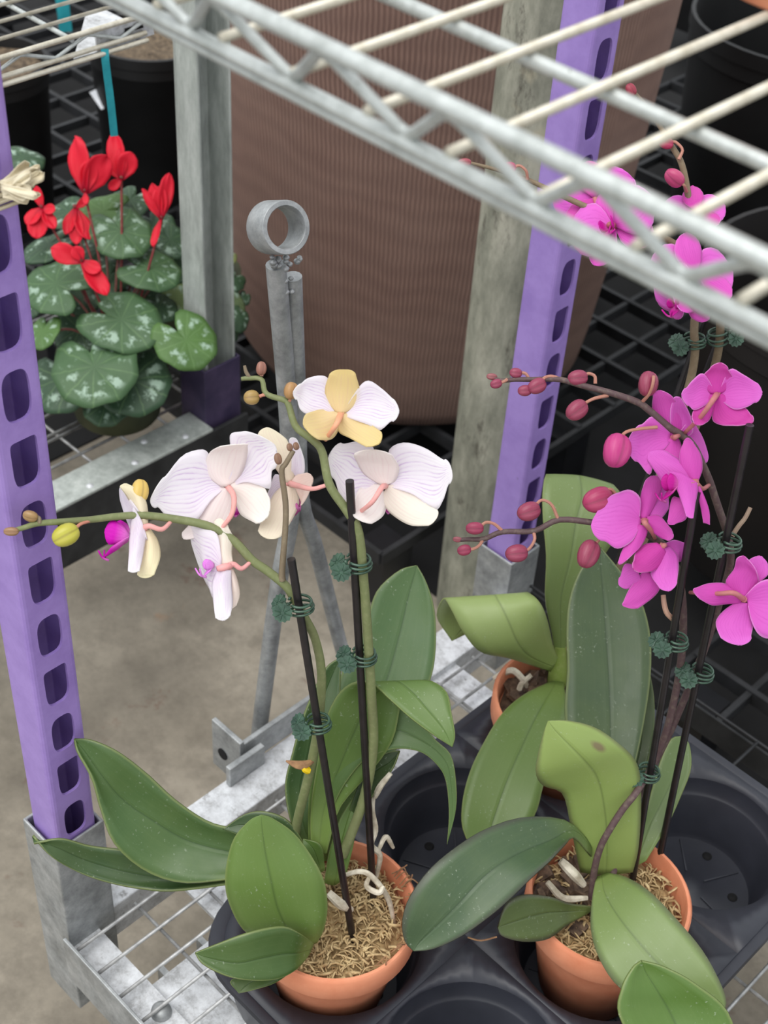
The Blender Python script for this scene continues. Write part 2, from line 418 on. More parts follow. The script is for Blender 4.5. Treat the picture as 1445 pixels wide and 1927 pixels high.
# ---- upper wire shelf of the front cart
SZ = 0.8150; YF = 0.300
sh = empty('wire_shelf', (-0.05, 0.59, SZ), 'silver grey wire shelf with zigzag truss edge high across the front', 'wire shelf')
XL, XR, YB = -0.57, 0.54, 0.875
YT, ZT = 0.287, 0.8230
MB().tube([V(XL,YT,ZT),V(XR,YT,ZT)], .0030, 14).obj('top_rail', 'wire_silver', sh, auto=50)
MB().tube([V(XL,YF-.001,.7978),V(XR,YF-.001,.7978)], .0027, 12).obj('lower_rail', 'wire_silver', sh, auto=50)
MB().tube([V(XL,YF+.0005,.7933),V(XR,YF+.0005,.7933)], .0020, 12).obj('lower_rail', 'wire_silver', sh, auto=50)
MB().tube([V(XL,YB,SZ-.0136),V(XR,YB,SZ-.0136)], .0024, 12).obj('top_rail', 'wire_silver', sh, auto=50)
pts = []; x0 = -0.3255 - 0.0525*4
def zig(x0, pit, n, y, zt, zb, dirx=True, yt=None):
    pts = []
    for k in range(n):
        c = x0 + pit*k
        for dx, z in ((-0.06*pit, zb+.0012), (0, zb), (0.06*pit, zb+.0012), (0.43*pit, zt-.0012), (0.5*pit, zt), (0.57*pit, zt-.0012)):
            f_ = (z-zb)/(zt-zb); yy = y if yt is None else y + (yt-y)*f_
            pts.append(V(c+dx, yy, z) if dirx else V(y, c+dx, z))
    return pts
vs, fs, uv = tube_data(zig(x0, .0522, 21, YF-.0002, ZT-.0032, .8005, True, YT+.002), .0021, 8)
obj('zigzag_wire', vs, fs, 'wire_silver', sh)
me = rod_mesh(YB-YF+.001, 0.0019, 'wire_cream', 'y')
x = -0.2915 - 0.0350*8
while x < XR: inst(me, 'cross_wire', sh, (x, YF-.0010, SZ-.0136)); x += 0.0350
for y in (0.3785, 0.51, 0.65, 0.79): MB().tube([V(XL,y,SZ-.0180),V(XR,y,SZ-.0180)], .0028, 12).obj('support_wire', 'wire_silver', sh, auto=50)
for x in (XL, XR): MB().tube([V(x,YF,SZ-.0136),V(x,YB,SZ-.0136)], .0024, 12).obj('end_rail', 'wire_silver', sh, auto=50)
# terracotta pot standing on the shelf, its foot just in the picture
def pot_profile(rt, rb, h, t=.004, rim=.016, rr=.004):
    return [(0,0),(rb-.002,0),(rb,.002),(rb+(rt-rr-rb)*.98*(1-rim/h), h-rim),(rt-.001, h-rim+.001),(rt, h-rim+.003),(rt, h-.002),(rt-.0015,h),(rt-t+.001,h),(rt-t,h-.002),(rt-t-.002,h-rim),(rb-t,t+.002),(0,t)]
q = onax(1420, 6, 2, SZ-.0116)
pc = q + V(0.004, 0.040, 0); 
sp = MB().lathe(pot_profile(.058,.044,.11), pc, 40).obj('terracotta_pot', 'terracotta', org=pc, auto=40)
tag(sp, 'terracotta pot foot peeking in at the top right on the wire shelf', 'pot')

# ---- second plant cart behind at the left
c2 = empty('plant_cart', (-1.25, 0.55, FZ), 'weathered galvanized plant cart behind at left, carrying red cyclamen', 'plant cart')
E2 = -1.005
def channel(name, mat, parent, x0, x1, y0, y1, z0, z1, t=.003):
    MB().box((x0,y0,z0),(x0+t,y1,z1)).box((x0+t,y0,z0),(x1,y0+t,z1)).box((x0+t,y1-t,z0),(x1,y1,z1)).obj(name, mat, parent, smooth=False, bevel=.001)
channel('post', 'galvanized_grey', c2, -1.056, -1.020, 0.814, 0.856, 0.0, 1.0)
sleeve('post_socket', 'purple_dark', c2, -1.060, -1.016, 0.808, 0.860, -0.10, 0.070)
MB().box((-1.045,0.10,-0.004),(-1.003,0.808,0.0)).obj('end_rail', 'galvanized_grey', c2, smooth=False, bevel=.001)
rl = MB().box((-1.008,0.10,-0.085),(-1.003,0.86,-0.004)).obj('rail_face', 'black_rail', c2, smooth=False, bevel=.001)
for y in (0.645, 0.705, 0.735, 0.775): 
    MB().lathe([(0,.002),(.003,.0015),(.004,0)], (-1.012 if y in (.705,.775,.645) else -1.035, y, 0.0), 12).obj('rivet', 'galvanized_worn', c2)
MB().box((-1.70,0.845,-0.06),(-1.060,0.85,0.0)).obj('back_rail', 'black_rail', c2, smooth=False)
me = rod_mesh(0.74, 0.0018, 'wire_grey', 'y')
x = -1.066
k = 0
while x > -1.70:
    inst(me, 'deck_wire', c2, (x, 0.10, -0.003)); k += 1
    if k % 5 == 2: inst(me, 'deck_wire', c2, (x-.008, 0.10, -0.003))
    x -= 0.040
me = rod_mesh(0.65, 0.0018, 'wire_grey', 'x')
for k in range(14): inst(me, 'deck_wire', c2, (-1.69, 0.83-.052*k, -0.006))
sleeve('post_socket', 'purple_dark', c2, -1.060, -1.016, 0.10, 0.152, -0.10, 0.070)
channel('post', 'galvanized_grey', c2, -1.056, -1.020, 0.106, 0.148, 0.0, 1.0)
for x, y in ((-1.30, .20), (-1.30, .70), (-1.62, .2), (-1.62, .75)):
    MB().tube([V(x,y-.014,FZ+.06), V(x,y+.014,FZ+.06)], .06, 18).obj('caster_wheel', 'black_plastic', c2, auto=40)
# its wire shelf
s2 = empty('wire_shelf', (-1.25, 0.45, 0.49), 'rusty cream wire shelf at the top left above the cyclamen', 'wire shelf')
XS = -1.0; YE = 0.742
for x, z, r, mt in ((XS, .4935, .0024, 'wire_cream'), (XS, .4775, .0022, 'wire_cream'), (XS+.002, .4715, .0022, 'wire_cream')):
    MB().tube([V(x,0.10,z),V(x,YE,z)], r, 10).obj('rail', mt, s2, auto=50)
vs, fs, uv = tube_data(zig(0.58-.0675*6, .0675, 9, XS-.001, .4905, .479, False), .0017, 8); obj('zigzag_wire', vs, fs, 'wire_silver', s2)
me = rod_mesh(YE-.10, .0018, 'wire_cream', 'y')
for k in range(9): inst(me, 'cross_wire', s2, (XS-.030*(k+1), 0.10, .4945))
for y in (0.665, 0.45, 0.25): MB().tube([V(XS-.28,y,.4905),V(XS,y,.4905)], .0022, 10).obj('support_wire', 'wire_silver', s2, auto=50)
mb = MB(); pl = [(XS-.004,YE-.075),(XS-.002,YE-.005),(XS-.012,YE+.012),(XS-.075,YE+.010),(XS-.080,YE-.006)]
vs = [V(x,y,.4690) for x,y in pl] + [V(x,y,.4720) for x,y in pl]; k = len(pl)
mb.add(vs, [tuple(reversed(range(k))), tuple(range(k,2*k))] + [(i,(i+1)%k,k+(i+1)%k,k+i) for i in range(k)]).obj('corner_plate', 'galvanized_worn', s2, smooth=False)
MB().box((XS-.006,YE-.050,.4715),(XS-.004,YE+.012,.4905)).obj('corner_web', 'galvanized_worn', s2, smooth=False)
MB().box((XS-.0035,YE-.020,.481),(XS-.0030,YE,.485)).obj('web_slot', 'hole_black', s2, smooth=False)

# ---- steel column
cc = V(-0.777, 1.020, FZ)
co_ = MB().tube([cc, cc+V(0,0,2.2)], .0375, 32).obj('steel_column', 'column_paint', org=cc, auto=50)
tag(co_, 'thick grey-green weathered steel pipe column behind the right purple post', 'column')

# ---- big brown cloth container
bc = V(-1.145, 1.290, -0.15); vs = []; fs = []; uv = []; N = 96; prof = [(.0,0),(.175,0),(.205,.006),(.217,.03),(.224,.08),(.236,.2),(.247,.35),(.257,.5),(.264,.65),(.268,.8),(.270,.86),(.262,.875),(.255,.86),(.25,.80),(0,.79)]
for i, (r, z) in enumerate(prof):
    for k in range(N+1):
        a = 2*math.pi*k/N; wv = 1 + .006*math.sin(5*a+z*4) + .004*math.sin(11*a-z*9)
        vs.append(bc + V(r*wv*math.cos(a)*1.12, r*wv*math.sin(a)*1.12, z)); uv.append((k/N*1.6, z))
for i in range(len(prof)-1):
    for k in range(N): fs.append((i*(N+1)+k, i*(N+1)+k+1, (i+1)*(N+1)+k+1, (i+1)*(N+1)+k))
o = obj('cloth_planter', vs, fs, 'brown_fabric', uvs=uv, org=bc, auto=60)
tag(o, 'tall round brown ribbed cloth planter behind the tow bar', 'planter')

# ---- black plastic grid pallets on the floor
def grid_pallet(x0, y0, nx, ny, pit, top, label, rot=0.0, h=.10, diag=False):
    p = empty('plastic_pallet', (x0, y0, FZ+.003), label, 'pallet')
    L1, L2 = nx*pit, ny*pit
    a = MB().box((0,-.0035,0),(L1,.0035,.018)).mesh('slat', 'grid_plastic_shaded_wire', False)
    b_ = MB().box((-.0035,0,0),(.0035,L2,.016)).mesh('slat', 'grid_plastic_shaded_wire', False)
    z = top - .018
    for k in range(ny+1): inst(a, 'slat', p, (x0, y0+k*pit, z))
    for k in range(nx+1): inst(b_, 'slat', p, (x0+k*pit, y0, z))
    f = MB().box((-.025,-.025,0),(.025,.025,z-FZ-.003)).mesh('foot', 'black_plastic', False)
    for i in range(3):
        for j in range(3): inst(f, 'foot', p, (x0+L1*(.04+.46*i), y0+L2*(.04+.46*j), FZ+.003))
    return p
grid_pallet(-1.44, 0.925, 8, 10, .075, -0.15, 'black plastic grid pallet under the brown cloth planter')
grid_pallet(-0.49, 1.00, 13, 11, .075, -0.15, 'black plastic grid pallet to the right behind the purple post')
grid_pallet(-2.60, 0.90, 13, 14, .088, -0.15, 'black plastic grid pallet at far left behind the cyclamen cart')
grid_pallet(-1.42, 1.95, 22, 16, .085, -0.15, 'black plastic grid pallet farthest back at the top right')
def nursery_pot(c, rt, rb, h, mat, label, soil=True, name='nursery_pot'):
    p = empty(name, c, label, 'pot')
    MB().lathe([(0,0),(rb,0),(rb+.002,.004),(rt*.965,h*.86),(rt*.985,h*.87),(rt*.985,h*.93),(rt,h*.935),(rt,h),(rt-.006,h),(rt-.008,h*.9),(rb-.004,.006),(0,.006)], c, 44).obj('pot_body', mat, p, auto=35)
    if soil:
        vs=[];fs=[]; n=20; c=Vector(c)
        for i in range(8):
            for k in range(n):
                r=(rt-.009)*i/7; a=2*math.pi*k/n; q=V(r*math.cos(a), r*math.sin(a), h*.93); q.z += .008*noise.noise(q*60); vs.append(c+q)
        for i in range(7):
            for k in range(n): fs.append((i*n+k,i*n+(k+1)%n,(i+1)*n+(k+1)%n,(i+1)*n+k))
        o=obj('soil', vs, fs, 'soil', p); o['kind']='stuff'
    return p
# ================================================================== plant materials
def translucent(n, col, fac):
    tr = n.new('ShaderNodeBsdfTranslucent'); n.l.new(col, tr.inputs[0])
    mx = n.new('ShaderNodeMixShader'); mx.inputs[0].default_value = fac
    n.l.new(n.bs.outputs[0], mx.inputs[1]); n.l.new(tr.outputs[0], mx.inputs[2]); n.l.new(mx.outputs[0], n.out.inputs[0])
def objcol(n): return n.new('ShaderNodeObjectInfo').outputs['Color']
# strap leaf: colour from the object, paler sheath, grooved midrib, dusty specks
def leaf_mat(name, EDGE, ew, spot=None):
    n = NT(name); uv = n.coord('UV'); co = n.coord(); su = n.sep(uv); oc = objcol(n)
    c = n.mix(n.ramp(n.noise(co, 26, 5, 0.65), [(0.3, 0.0), (0.75, 0.35)]), oc, n.mix(0.5, oc, S(126,148,80)))
    st = n.noise(n.mapping(uv, scale=(38, 1.2, 1)), 1.0, 3)
    c = n.mix(n.ramp(st, [(0.45, 0.0), (0.8, 0.08)]), c, n.mix(0.35, oc, S(190,205,140)))
    mid = n.math('ABSOLUTE', n.math('SUBTRACT', su[0], 0.5))
    c = n.mix(n.ramp(mid, [(0.0, 0.75), (0.022, 0.0)]), c, n.mix(0.45, oc, S(20,44,16)))
    c = n.mix(n.ramp(mid, [(0.5-ew, 0.0), (0.494, 0.5)]), c, EDGE)
    c = n.mix(n.ramp(su[1], [(0.0, 0.5), (0.20, 0.0)]), c, S(150,180,88))
    if spot:
        q1 = n.math('SUBTRACT', su[0], spot[0]); q2 = n.math('MULTIPLY', n.math('SUBTRACT', su[1], spot[1]), 1.5)
        rr_ = n.math('ADD', n.math('SQRT', n.math('ADD', n.math('MULTIPLY', q1, q1), n.math('MULTIPLY', q2, q2))), n.math('MULTIPLY', n.noise(co, 120, 3), .04))
        c = n.mix(n.ramp(rr_, [(0.05, 0.7), (0.10, 0.0)]), c, S(132,96,86))
    dust = n.ramp(n.noise(co, 420, 3, 0.6), [(0.63, 0.0), (0.72, 0.55)])
    dm = n.ramp(n.noise(co, 34, 3), [(0.42, 0.0), (0.65, 1.0)])
    c = n.mix(n.math('MULTIPLY', dust, dm), c, S(196,208,188))
    hs = n.new('ShaderNodeHueSaturation'); n.l.new(c, hs.inputs['Color']); hs.inputs['Hue'].default_value = 0.490; hs.inputs['Saturation'].default_value = 0.95; hs.inputs['Value'].default_value = 0.80; c = hs.outputs[0]
    n.done(c, n.ramp(n.noise(co, 40, 3), [(0.3, 0.34), (0.7, 0.5)]), 0, 0.5)
    hh = n.ramp(mid, [(0.0, 0.0), (0.05, 1.0)]); n.bump(n.math('ADD', hh, n.math('MULTIPLY', n.noise(co, 60, 3), 0.5)), 0.35, 0.0012)
    translucent(n, c, 0.10)
leaf_mat('leaf', S(150,165,100), .028)
leaf_mat('leaf_purple', S(86,70,78), .085)
leaf_mat('leaf_spotted', S(96,80,80), .06, (.77,.67))
def petal_mat(name, vein, base_col, vein_amt, base_amt, freq=11, trans=0.22, vfade=(0.55, 0.95)):
    n = NT(name); uv = n.coord('UV'); su = n.sep(uv); oc = objcol(n)
    nz = n.noise(n.mapping(uv, scale=(5, 2.2, 1)), 2.0, 3)
    x = n.math('ADD', n.math('MULTIPLY', su[0], freq), n.math('MULTIPLY', nz, 1.1))
    ln = n.math('ABSOLUTE', n.math('SUBTRACT', n.math('FRACT', x), 0.5))
    v = n.ramp(ln, [(0.0, 1.0), (0.16, 0.25), (0.34, 0.0)])
    fade = n.math('MULTIPLY', n.ramp(su[1], [(0.02, 0.35), (0.25, 1.0), (vfade[0], 0.8), (vfade[1], 0.0)]), n.ramp(n.noise(n.mapping(uv, scale=(9, 3, 1), loc=(4,1,0)), 1.3, 3), [(0.38, 0.15), (0.62, 1.0)]))
    edge = n.ramp(n.math('ABSOLUTE', n.math('SUBTRACT', su[0], 0.5)), [(0.26, 1.0), (0.46, 0.0)])
    fac = n.math('MULTIPLY', n.math('MULTIPLY', v, fade), n.math('MULTIPLY', edge, vein_amt))
    blush = n.math('MULTIPLY', n.ramp(su[1], [(0.05, 1.0), (0.62, 0.0)]), base_amt)
    c = n.mix(blush, oc, base_col); c = n.mix(fac, c, vein)
    if 'magenta' in name: c = n.mix(n.ramp(n.math('ABSOLUTE', n.math('SUBTRACT', su[0], 0.5)), [(0.465, 0.0), (0.49, 0.55)]), c, S(246,176,238))
    n.done(c, 0.55, 0, 0.25); n.bump(n.math('ADD', ln, n.math('MULTIPLY', nz, 0.6)), 0.18, 0.0008); translucent(n, c, trans)
petal_mat('petal_white', S(190,136,210), S(236,216,242), 0.62, 0.28, 14, 0.46)
petal_mat('sepal_white', S(226,176,190), S(246,216,214), 0.22, 0.16, 9, 0.40)
petal_mat('petal_magenta', S(190,52,170), S(204,40,168), 0.40, 0.40, 13, 0.30, (0.7, 1.0))
petal_mat('lip', S(150,0,120), S(240,190,230), 0.3, 0.35, 6, 0.15)
n = NT('stem'); co = n.coord(); oc = objcol(n)
c = n.mix(n.ramp(n.noise(co, 260, 3, 0.6), [(0.48, 0.0), (0.72, 0.28)]), oc, n.mix(0.5, oc, S(190,184,150)))
c = n.mix(n.ramp(n.noise(n.mapping(co, scale=(1,1,.4)), 60, 4), [(0.5, 0.0), (0.75, 0.5)]), c, n.mix(0.5, oc, S(70,50,46)))
n.done(c, 0.55, 0, 0.35)
n = NT('bud'); uv = n.coord('UV'); su = n.sep(uv); co = n.coord(); oc = objcol(n)
x = n.math('ABSOLUTE', n.math('SUBTRACT', n.math('FRACT', n.math('MULTIPLY', su[0], 3.0)), 0.5))
c = n.mix(n.ramp(x, [(0.0, 0.7), (0.10, 0.0)]), oc, n.mix(0.55, oc, S(60,20,30)))
c = n.mix(n.ramp(n.noise(n.mapping(uv, scale=(24, 2, 1)), 1.2, 3), [(0.4, 0.0), (0.75, 0.2)]), c, n.mix(0.35, oc, S(236,190,190)))
n.done(c, 0.42, 0, 0.45); n.bump(x, 0.3, 0.001)
two('stake', S(18,15,17), S(32,26,30), 120, 0.35, 0, spec=0.6)
two('clip_green', S(38,64,50), S(64,94,76), 200, 0.30, 0, spec=0.6)
two('moss', S(130,104,70), S(190,164,118), 230, 0.95, detail=6)
two('moss_strand', S(150,120,80), S(210,186,140), 130, 0.9, detail=3)
two('bark', S(52,38,32), S(112,90,72), 130, 0.9, detail=6, bump=.5, bscale=300, bdist=.001)
two('root', S(166,154,134), S(222,214,196), 90, 0.75, detail=4)
two('dry', S(120,84,62), S(168,130,92), 120, 0.9)
# ================================================================== plant builders
def loft(name, rows, mat, parent, color, nl=26, nt=9, solid=.0016, extra=None):
    """blade through three measured curves (edge, midrib, edge)"""
    A = catmull([r[0] for r in rows], nl); B = catmull([r[1] for r in rows], nl); C = catmull([r[2] for r in rows], nl)
    vs = []; fs = []; uv = []
    for i in range(nl+1):
        for j in range(nt):
            t = j/(nt-1)
            a = (1-t)*(1-2*t); b = 4*t*(1-t); c = t*(2*t-1)           # parabola through the three points
            q = A[i]*a + B[i]*b + C[i]*c
            lin = A[i].lerp(B[i], t*2) if t < .5 else B[i].lerp(C[i], t*2-1)
            vs.append(q.lerp(lin, .35)); uv.append((t, 1 - i/nl))
    for i in range(nl):
        for j in range(nt-1): k = i*nt+j; fs.append((k, k+1, k+nt+1, k+nt))
    o = obj(name, vs, fs, mat, parent, uvs=uv, color=color, solid=solid)
    return o
def leaf(parent, rows, d, color, cup=.006, mat='leaf', **k):
    """rows tip -> base, each ((uL,vL),(uM,vM),(uR,vR)); d = depth list along the midrib; edges stand proud of the groove by cup"""
    n = len(rows); dd = [q.x for q in catmull([(x,0,0) for x in d], n-1)] if len(d) != n else d
    rr = []
    for i, r in enumerate(rows):
        if len(r) == 2: r = (r, r, r)
        w = min(1, (Vector(r[0])-Vector(r[2])).length/90)
        rr.append((P(*r[0], dd[i]-cup*w), P(*r[1], dd[i]), P(*r[2], dd[i]-cup*w)))
    return loft('leaf', rr, mat, parent, color, **k)
def prof(pts, s):
    for (a, b), (c, d) in zip(pts, pts[1:]):
        if s <= c:
            t = (s-a)/(c-a); t = t*t*(3-2*t)*.5 + t*.5; return b + (d-b)*t
    return pts[-1][1]
SEP = [(0,.16),(.12,.45),(.3,.82),(.5,1),(.7,.95),(.86,.72),(.95,.43),(.985,.22),(1,.02)]
PET = [(0,.10),(.08,.34),(.2,.72),(.38,.98),(.55,1.02),(.72,.92),(.87,.66),(.95,.40),(.985,.2),(1,.02)]
LOB = [(0,.25),(.2,.6),(.5,.9),(.75,1),(.9,.75),(1,.15)]
def blade(base, a, b, nn, L, W, profile, curl=0.0, cup=0.0, ruff=0.0, seed=0, skew=0.0, ns=14, nt=9):
    vs = []; fs = []; uv = []
    for i in range(ns+1):
        s = math.sin(math.pi/2*(i/ns)**.9) if i < ns else 1.0
        w = prof(profile, s)*W
        for j in range(nt):
            t = j/(nt-1)*2-1
            h = curl*L*s*s + cup*W*(t*t-.3)*math.sin(math.pi*min(1,s*1.05)) + ruff*L*noise.noise(V(s*2.4+seed, t*1.7, seed*3.1))*s
            vs.append(base + a*(L*(s + skew*t*t*0)) + b*(w*t + skew*L*s*s) + nn*h); uv.append((t/2+.5, s))
    for i in range(ns):
        for j in range(nt-1): k = i*nt+j; fs.append((k, k+1, k+nt+1, k+nt))
    return vs, fs, uv
FL = 0
def flower(parent, c, face, up, s, kind, pedicel=None, cols=None, cone=0.10, sep_curl=-.10, ang=None, lipvis=1.0, fold=0.0, scales=(1,1,1,1,1)):
    """a moth-orchid flower; c = where the segments meet; face = direction it looks; s = petal length.  core (ovary and column) > sepals, petals, lip"""
    global FL; FL += 1; sd = FL*1.37
    nn = face.normalized(); u = (up - nn*up.dot(nn)).normalized(); r = u.cross(nn)
    ang = ang or (0, 128, -128, 74, -74)
    core = MB()
    if pedicel:
        pp = catmull([c - nn*.001] + pedicel, 12); core.tube(pp, [.0021, .0016, .0012], 8)
    core.tube([c - nn*.002, c + nn*.004, c + nn*.008 - u*.001], [.0022, .0024, .0018], 8)
    col = cols or {}
    f = core.obj('flower', 'stem', parent, color=col.get('ped', S(232,160,150)))
    pm, sm = ('petal_white', 'sepal_white') if kind == 'white' else ('petal_magenta', 'petal_magenta')
    cs = col.get('sep', S(248,236,222)); cp = col.get('pet', S(250,247,251))
    def seg(name, a_, L, W, prf, mat, colr, off, curl, cup, ruff, cn, sk=0.0):
        t = math.radians(a_); rad = u*math.cos(t) + r*math.sin(t); a = (rad*math.cos(cn) + nn*math.sin(cn)).normalized()
        b = nn.cross(rad).normalized(); n2 = a.cross(b)
        if n2.dot(nn) < 0: n2 = -n2
        vs, fs, uv = blade(c + nn*off + rad*.0012, a, b, n2, L, W, prf, curl, cup, ruff, sd+a_*.1, sk)
        return obj(name, vs, fs, mat, f, uvs=uv, color=colr, solid=.0007)
    for k in range(3):
        cc_ = cs[k] if isinstance(cs, list) else cs
        seg('sepal', ang[k], s*.93*scales[k], s*.36, SEP, sm, cc_, -.0022, sep_curl + (fold if k == 0 else 0), .16, .05, cone*.4)
    for k in (3, 4):
        seg('petal', ang[k], s*1.04*scales[k], s*.60, PET, pm, cp, .0006, -.06, -.10, .09, cone)
    if lipvis:
        lb = MB(); lc = c + nn*.004 - u*.003
        for sx in (-1, 1):
            a = (nn*.75 + r*sx*.55 + u*.25).normalized(); b = (u*.9 - nn*.2).normalized(); n2 = a.cross(b).normalized()
            lb.add(*blade(lc + r*sx*.001, a, b, n2, s*.34*lipvis, s*.15*lipvis, LOB, .25*sx, .3, .05, sd, 0, 8, 5))
        a = (nn*.72 - u*.70).normalized()
        lb.add(*blade(lc, a, r, a.cross(r), s*.46*lipvis, s*.14*lipvis, [(0,.3),(.3,.8),(.55,1.15),(.8,.6),(1,.2)], .18, .35, .04, sd, 0, 10, 5))
        for sx in (-1, 1):
            e = lc + a*s*.44*lipvis; lb.tube(catmull([e, e + nn*.003 + r*sx*.002 + u*.002, e + nn*.004 + r*sx*.005 + u*.006], 6), [.0005,.0003,.0002], 5)
        lb.obj('lip', 'lip', f, color=col.get('lip', S(196,20,160)), solid=.0007)
    return f
def flower_m(parent, org, sc, c, d, face, up, kind, segs, pedicel, col, lip=None, lipvis=1.0):
    """a flower whose segments were measured one by one: segs = (name, colour, depth at base, depth at tip, cup, rows base->tip)"""
    nn = face.normalized(); u = (up - nn*up.dot(nn)).normalized(); r = u.cross(nn); T = lambda q: (org[0]+q[0]/sc, org[1]+q[1]/sc)
    cc = P(*T(c), d); core = MB()
    if pedicel: core.tube(catmull([cc] + pedicel, 14), [.0020, .0016, .0012], 8)
    core.tube([cc - nn*.002, cc + nn*.003, cc + nn*.007], [.0020, .0023, .0016], 8)
    f = core.obj('flower', 'stem', parent, color=col['ped'])
    for name, colr, d0, d1, cup, rows in segs:
        mat = 'petal_magenta' if kind != 'white' else ('petal_white' if name == 'petal' else 'sepal_white'); n = len(rows); rr = []
        for k, row in enumerate(rows):
            t = k/(n-1); dd = d + d0 + (d1-d0)*t*t; w = math.sin(math.pi*min(1, .15+t*.85))
            g = ((2.2, 1.3, 1.06, 1.05)[min(k,3)] if name == 'petal' else (1.8, 1.15, 1.04, 1.04)[min(k,3)])
            m_ = Vector(row[1]); e0 = m_ + (Vector(row[0])-m_)*g; e1 = m_ + (Vector(row[2])-m_)*g
            rr.append((P(*T(e0), dd+cup*w), P(*T(row[1]), dd), P(*T(e1), dd+cup*w)))
        # round the tip: the outline closes in a soft curve
        a, b, e = rr[-1]; a0, b0, e0 = rr[-2]; ext = (b-b0).normalized()*((a-e).length*.5*.62)
        rr.append((a.lerp(b, .10)+ext*.42, b+ext*.46, e.lerp(b, .10)+ext*.42))
        rr.append((a.lerp(b, .38)+ext*.78, b+ext*.82, e.lerp(b, .38)+ext*.78))
        rr.append((a.lerp(b, .70)+ext*.95, b+ext*.97, e.lerp(b, .70)+ext*.95))
        rr.append((a.lerp(b, .95)+ext, b+ext*1.0, e.lerp(b, .95)+ext))
        rr = list(reversed(rr))
        loft(name, rr, mat, f, colr, nl=28, nt=11, solid=.0006)
    if lip:
        s = .030; lb = MB(); lc = P(*T(lip), d)
        for sx in (-1, 1):
            a = (nn*.75 + r*sx*.55 + u*.25).normalized(); b = (u*.9 - nn*.2).normalized(); n2 = a.cross(b).normalized()
            lb.add(*blade(lc + r*sx*.001, a, b, n2, s*.38*lipvis, s*.20*lipvis, LOB, .25*sx, .3, .05, lc.x*50, 0, 8, 5))
        a = (nn*.72 - u*.70).normalized(); lb.add(*blade(lc, a, r, a.cross(r), s*.55*lipvis, s*.15*lipvis, [(0,.3),(.3,.8),(.55,1.15),(.8,.6),(1,.2)], .18, .35, .04, lc.y*50, 0, 10, 5))
        for sx in (-1, 1):
            e = lc + a*s*.52*lipvis; lb.tube(catmull([e, e + nn*.003 + r*sx*.002 + u*.002, e + nn*.004 + r*sx*.005 + u*.006], 6), [.0005,.0003,.0002], 5)
        lb.obj('lip', 'lip', f, color=col.get('lip', S(196,20,160)), solid=.0007)
    return f
def bud(parent, tip_uvd, r, axis, colr, stalk=None, scol=None, elong=1.25):
    """closed bud: three sepals meeting in seams; the stalk is its sub-part"""
    c = P(*tip_uvd) if not isinstance(tip_uvd, Vector) else tip_uvd
    ax = axis.normalized(); x = ax.orthogonal().normalized(); y = ax.cross(x)
    vs = []; fs = []; uv = []; n = 18; nz = 10
    for i in range(nz+1):
        t = i/nz; a = math.pi*t; z = -math.cos(a)*r*elong*(1.0 if t < .5 else 1.12); rr = math.sin(a)**.82*r
        for k in range(n+1):
            b = 2*math.pi*k/n; g = 1 + .05*math.cos(3*b) - .10*max(0, math.cos(3*b+math.pi))**6
            vs.append(c + ax*z + (x*math.cos(b) + y*math.sin(b))*rr*g); uv.append((k/n, t))
    for i in range(nz):
        for k in range(n): q = i*(n+1)+k; fs.append((q, q+1, q+n+2, q+n+1))
    o = obj('bud', vs, fs, 'bud', parent, uvs=uv, color=colr)
    if stalk:
        tube('bud_stalk', stalk, [.0012, .0010, .0011], 'stem', o, 7, 10, color=scol or S(196,150,130))
    return o
def clip(parent, at, axis, r=.0074, side=None, turn=0.0):
    """green wire clip: three claw rings round stake and stem, two scalloped finger pads"""
    ax = axis.normalized(); sd = side - ax*side.dot(ax); sd.normalize(); tn = ax.cross(sd)
    mb = MB()
    for k in range(3):
        z = (k-1)*.0034; pts = []
        for i in range(21):
            a = math.radians(-150 + 300*i/20 + 180); rr = r*(1+.06*math.sin(k*2.1))
            pts.append(at + ax*(z + .0010*math.sin(a*1+k)) + (sd*math.cos(a) + tn*math.sin(a))*rr)
        mb.tube(pts, .00085, 6)
        for p_ in (pts[0], pts[-1]): mb.lathe([(0,.0009),(.0009,0),(0,-.0009)], p_, 6)
    # joint block
    j = at + sd*(r+.0008)
    mb.tube([j - ax*.0042, j + ax*.0042], .0012, 8)
    o = mb.obj('stem_clip', 'clip_green', parent)
    for sgn, off in ((1, .0015), (-1, -.0015)):
        pm_ = MB(); pn = (tn*sgn*.55 + sd*.25 - RF*.8 ).normalized()
        cc_ = at + sd*(r+.0050) + tn*sgn*.0045 - ax*.002*sgn + ax*(off+turn*.002); e1 = pn.orthogonal().normalized(); e2 = pn.cross(e1)
        vs = []; fs = []; n = 24
        for h in (-.0005, .0005):
            vs.append(cc_ + pn*h)
            for k in range(n):
                a = 2*math.pi*k/n; rr = .0058 + (.0007 if k % 2 else -.0003); hh = h + (.0003 if (k//2) % 2 and h > 0 else 0)
                vs.append(cc_ + (e1*math.cos(a) + e2*math.sin(a))*rr + pn*hh)
        for k in range(n):
            k2 = (k+1) % n; fs += [(0, 1+k2, 1+k), (n+1, n+2+k, n+2+k2), (1+k, 1+k2, n+2+k2, n+2+k)]
        pm_.add(vs, fs)
        for k in range(8):
            a = 2*math.pi*k/8; d_ = e1*math.cos(a) + e2*math.sin(a)
            pm_.tube([cc_ + pn*.0007 + d_*.0012, cc_ + pn*.0007 + d_*.0050], .00042, 4)
        pm_.obj('finger_pad', 'clip_green', o, smooth=True, auto=40)
    return o
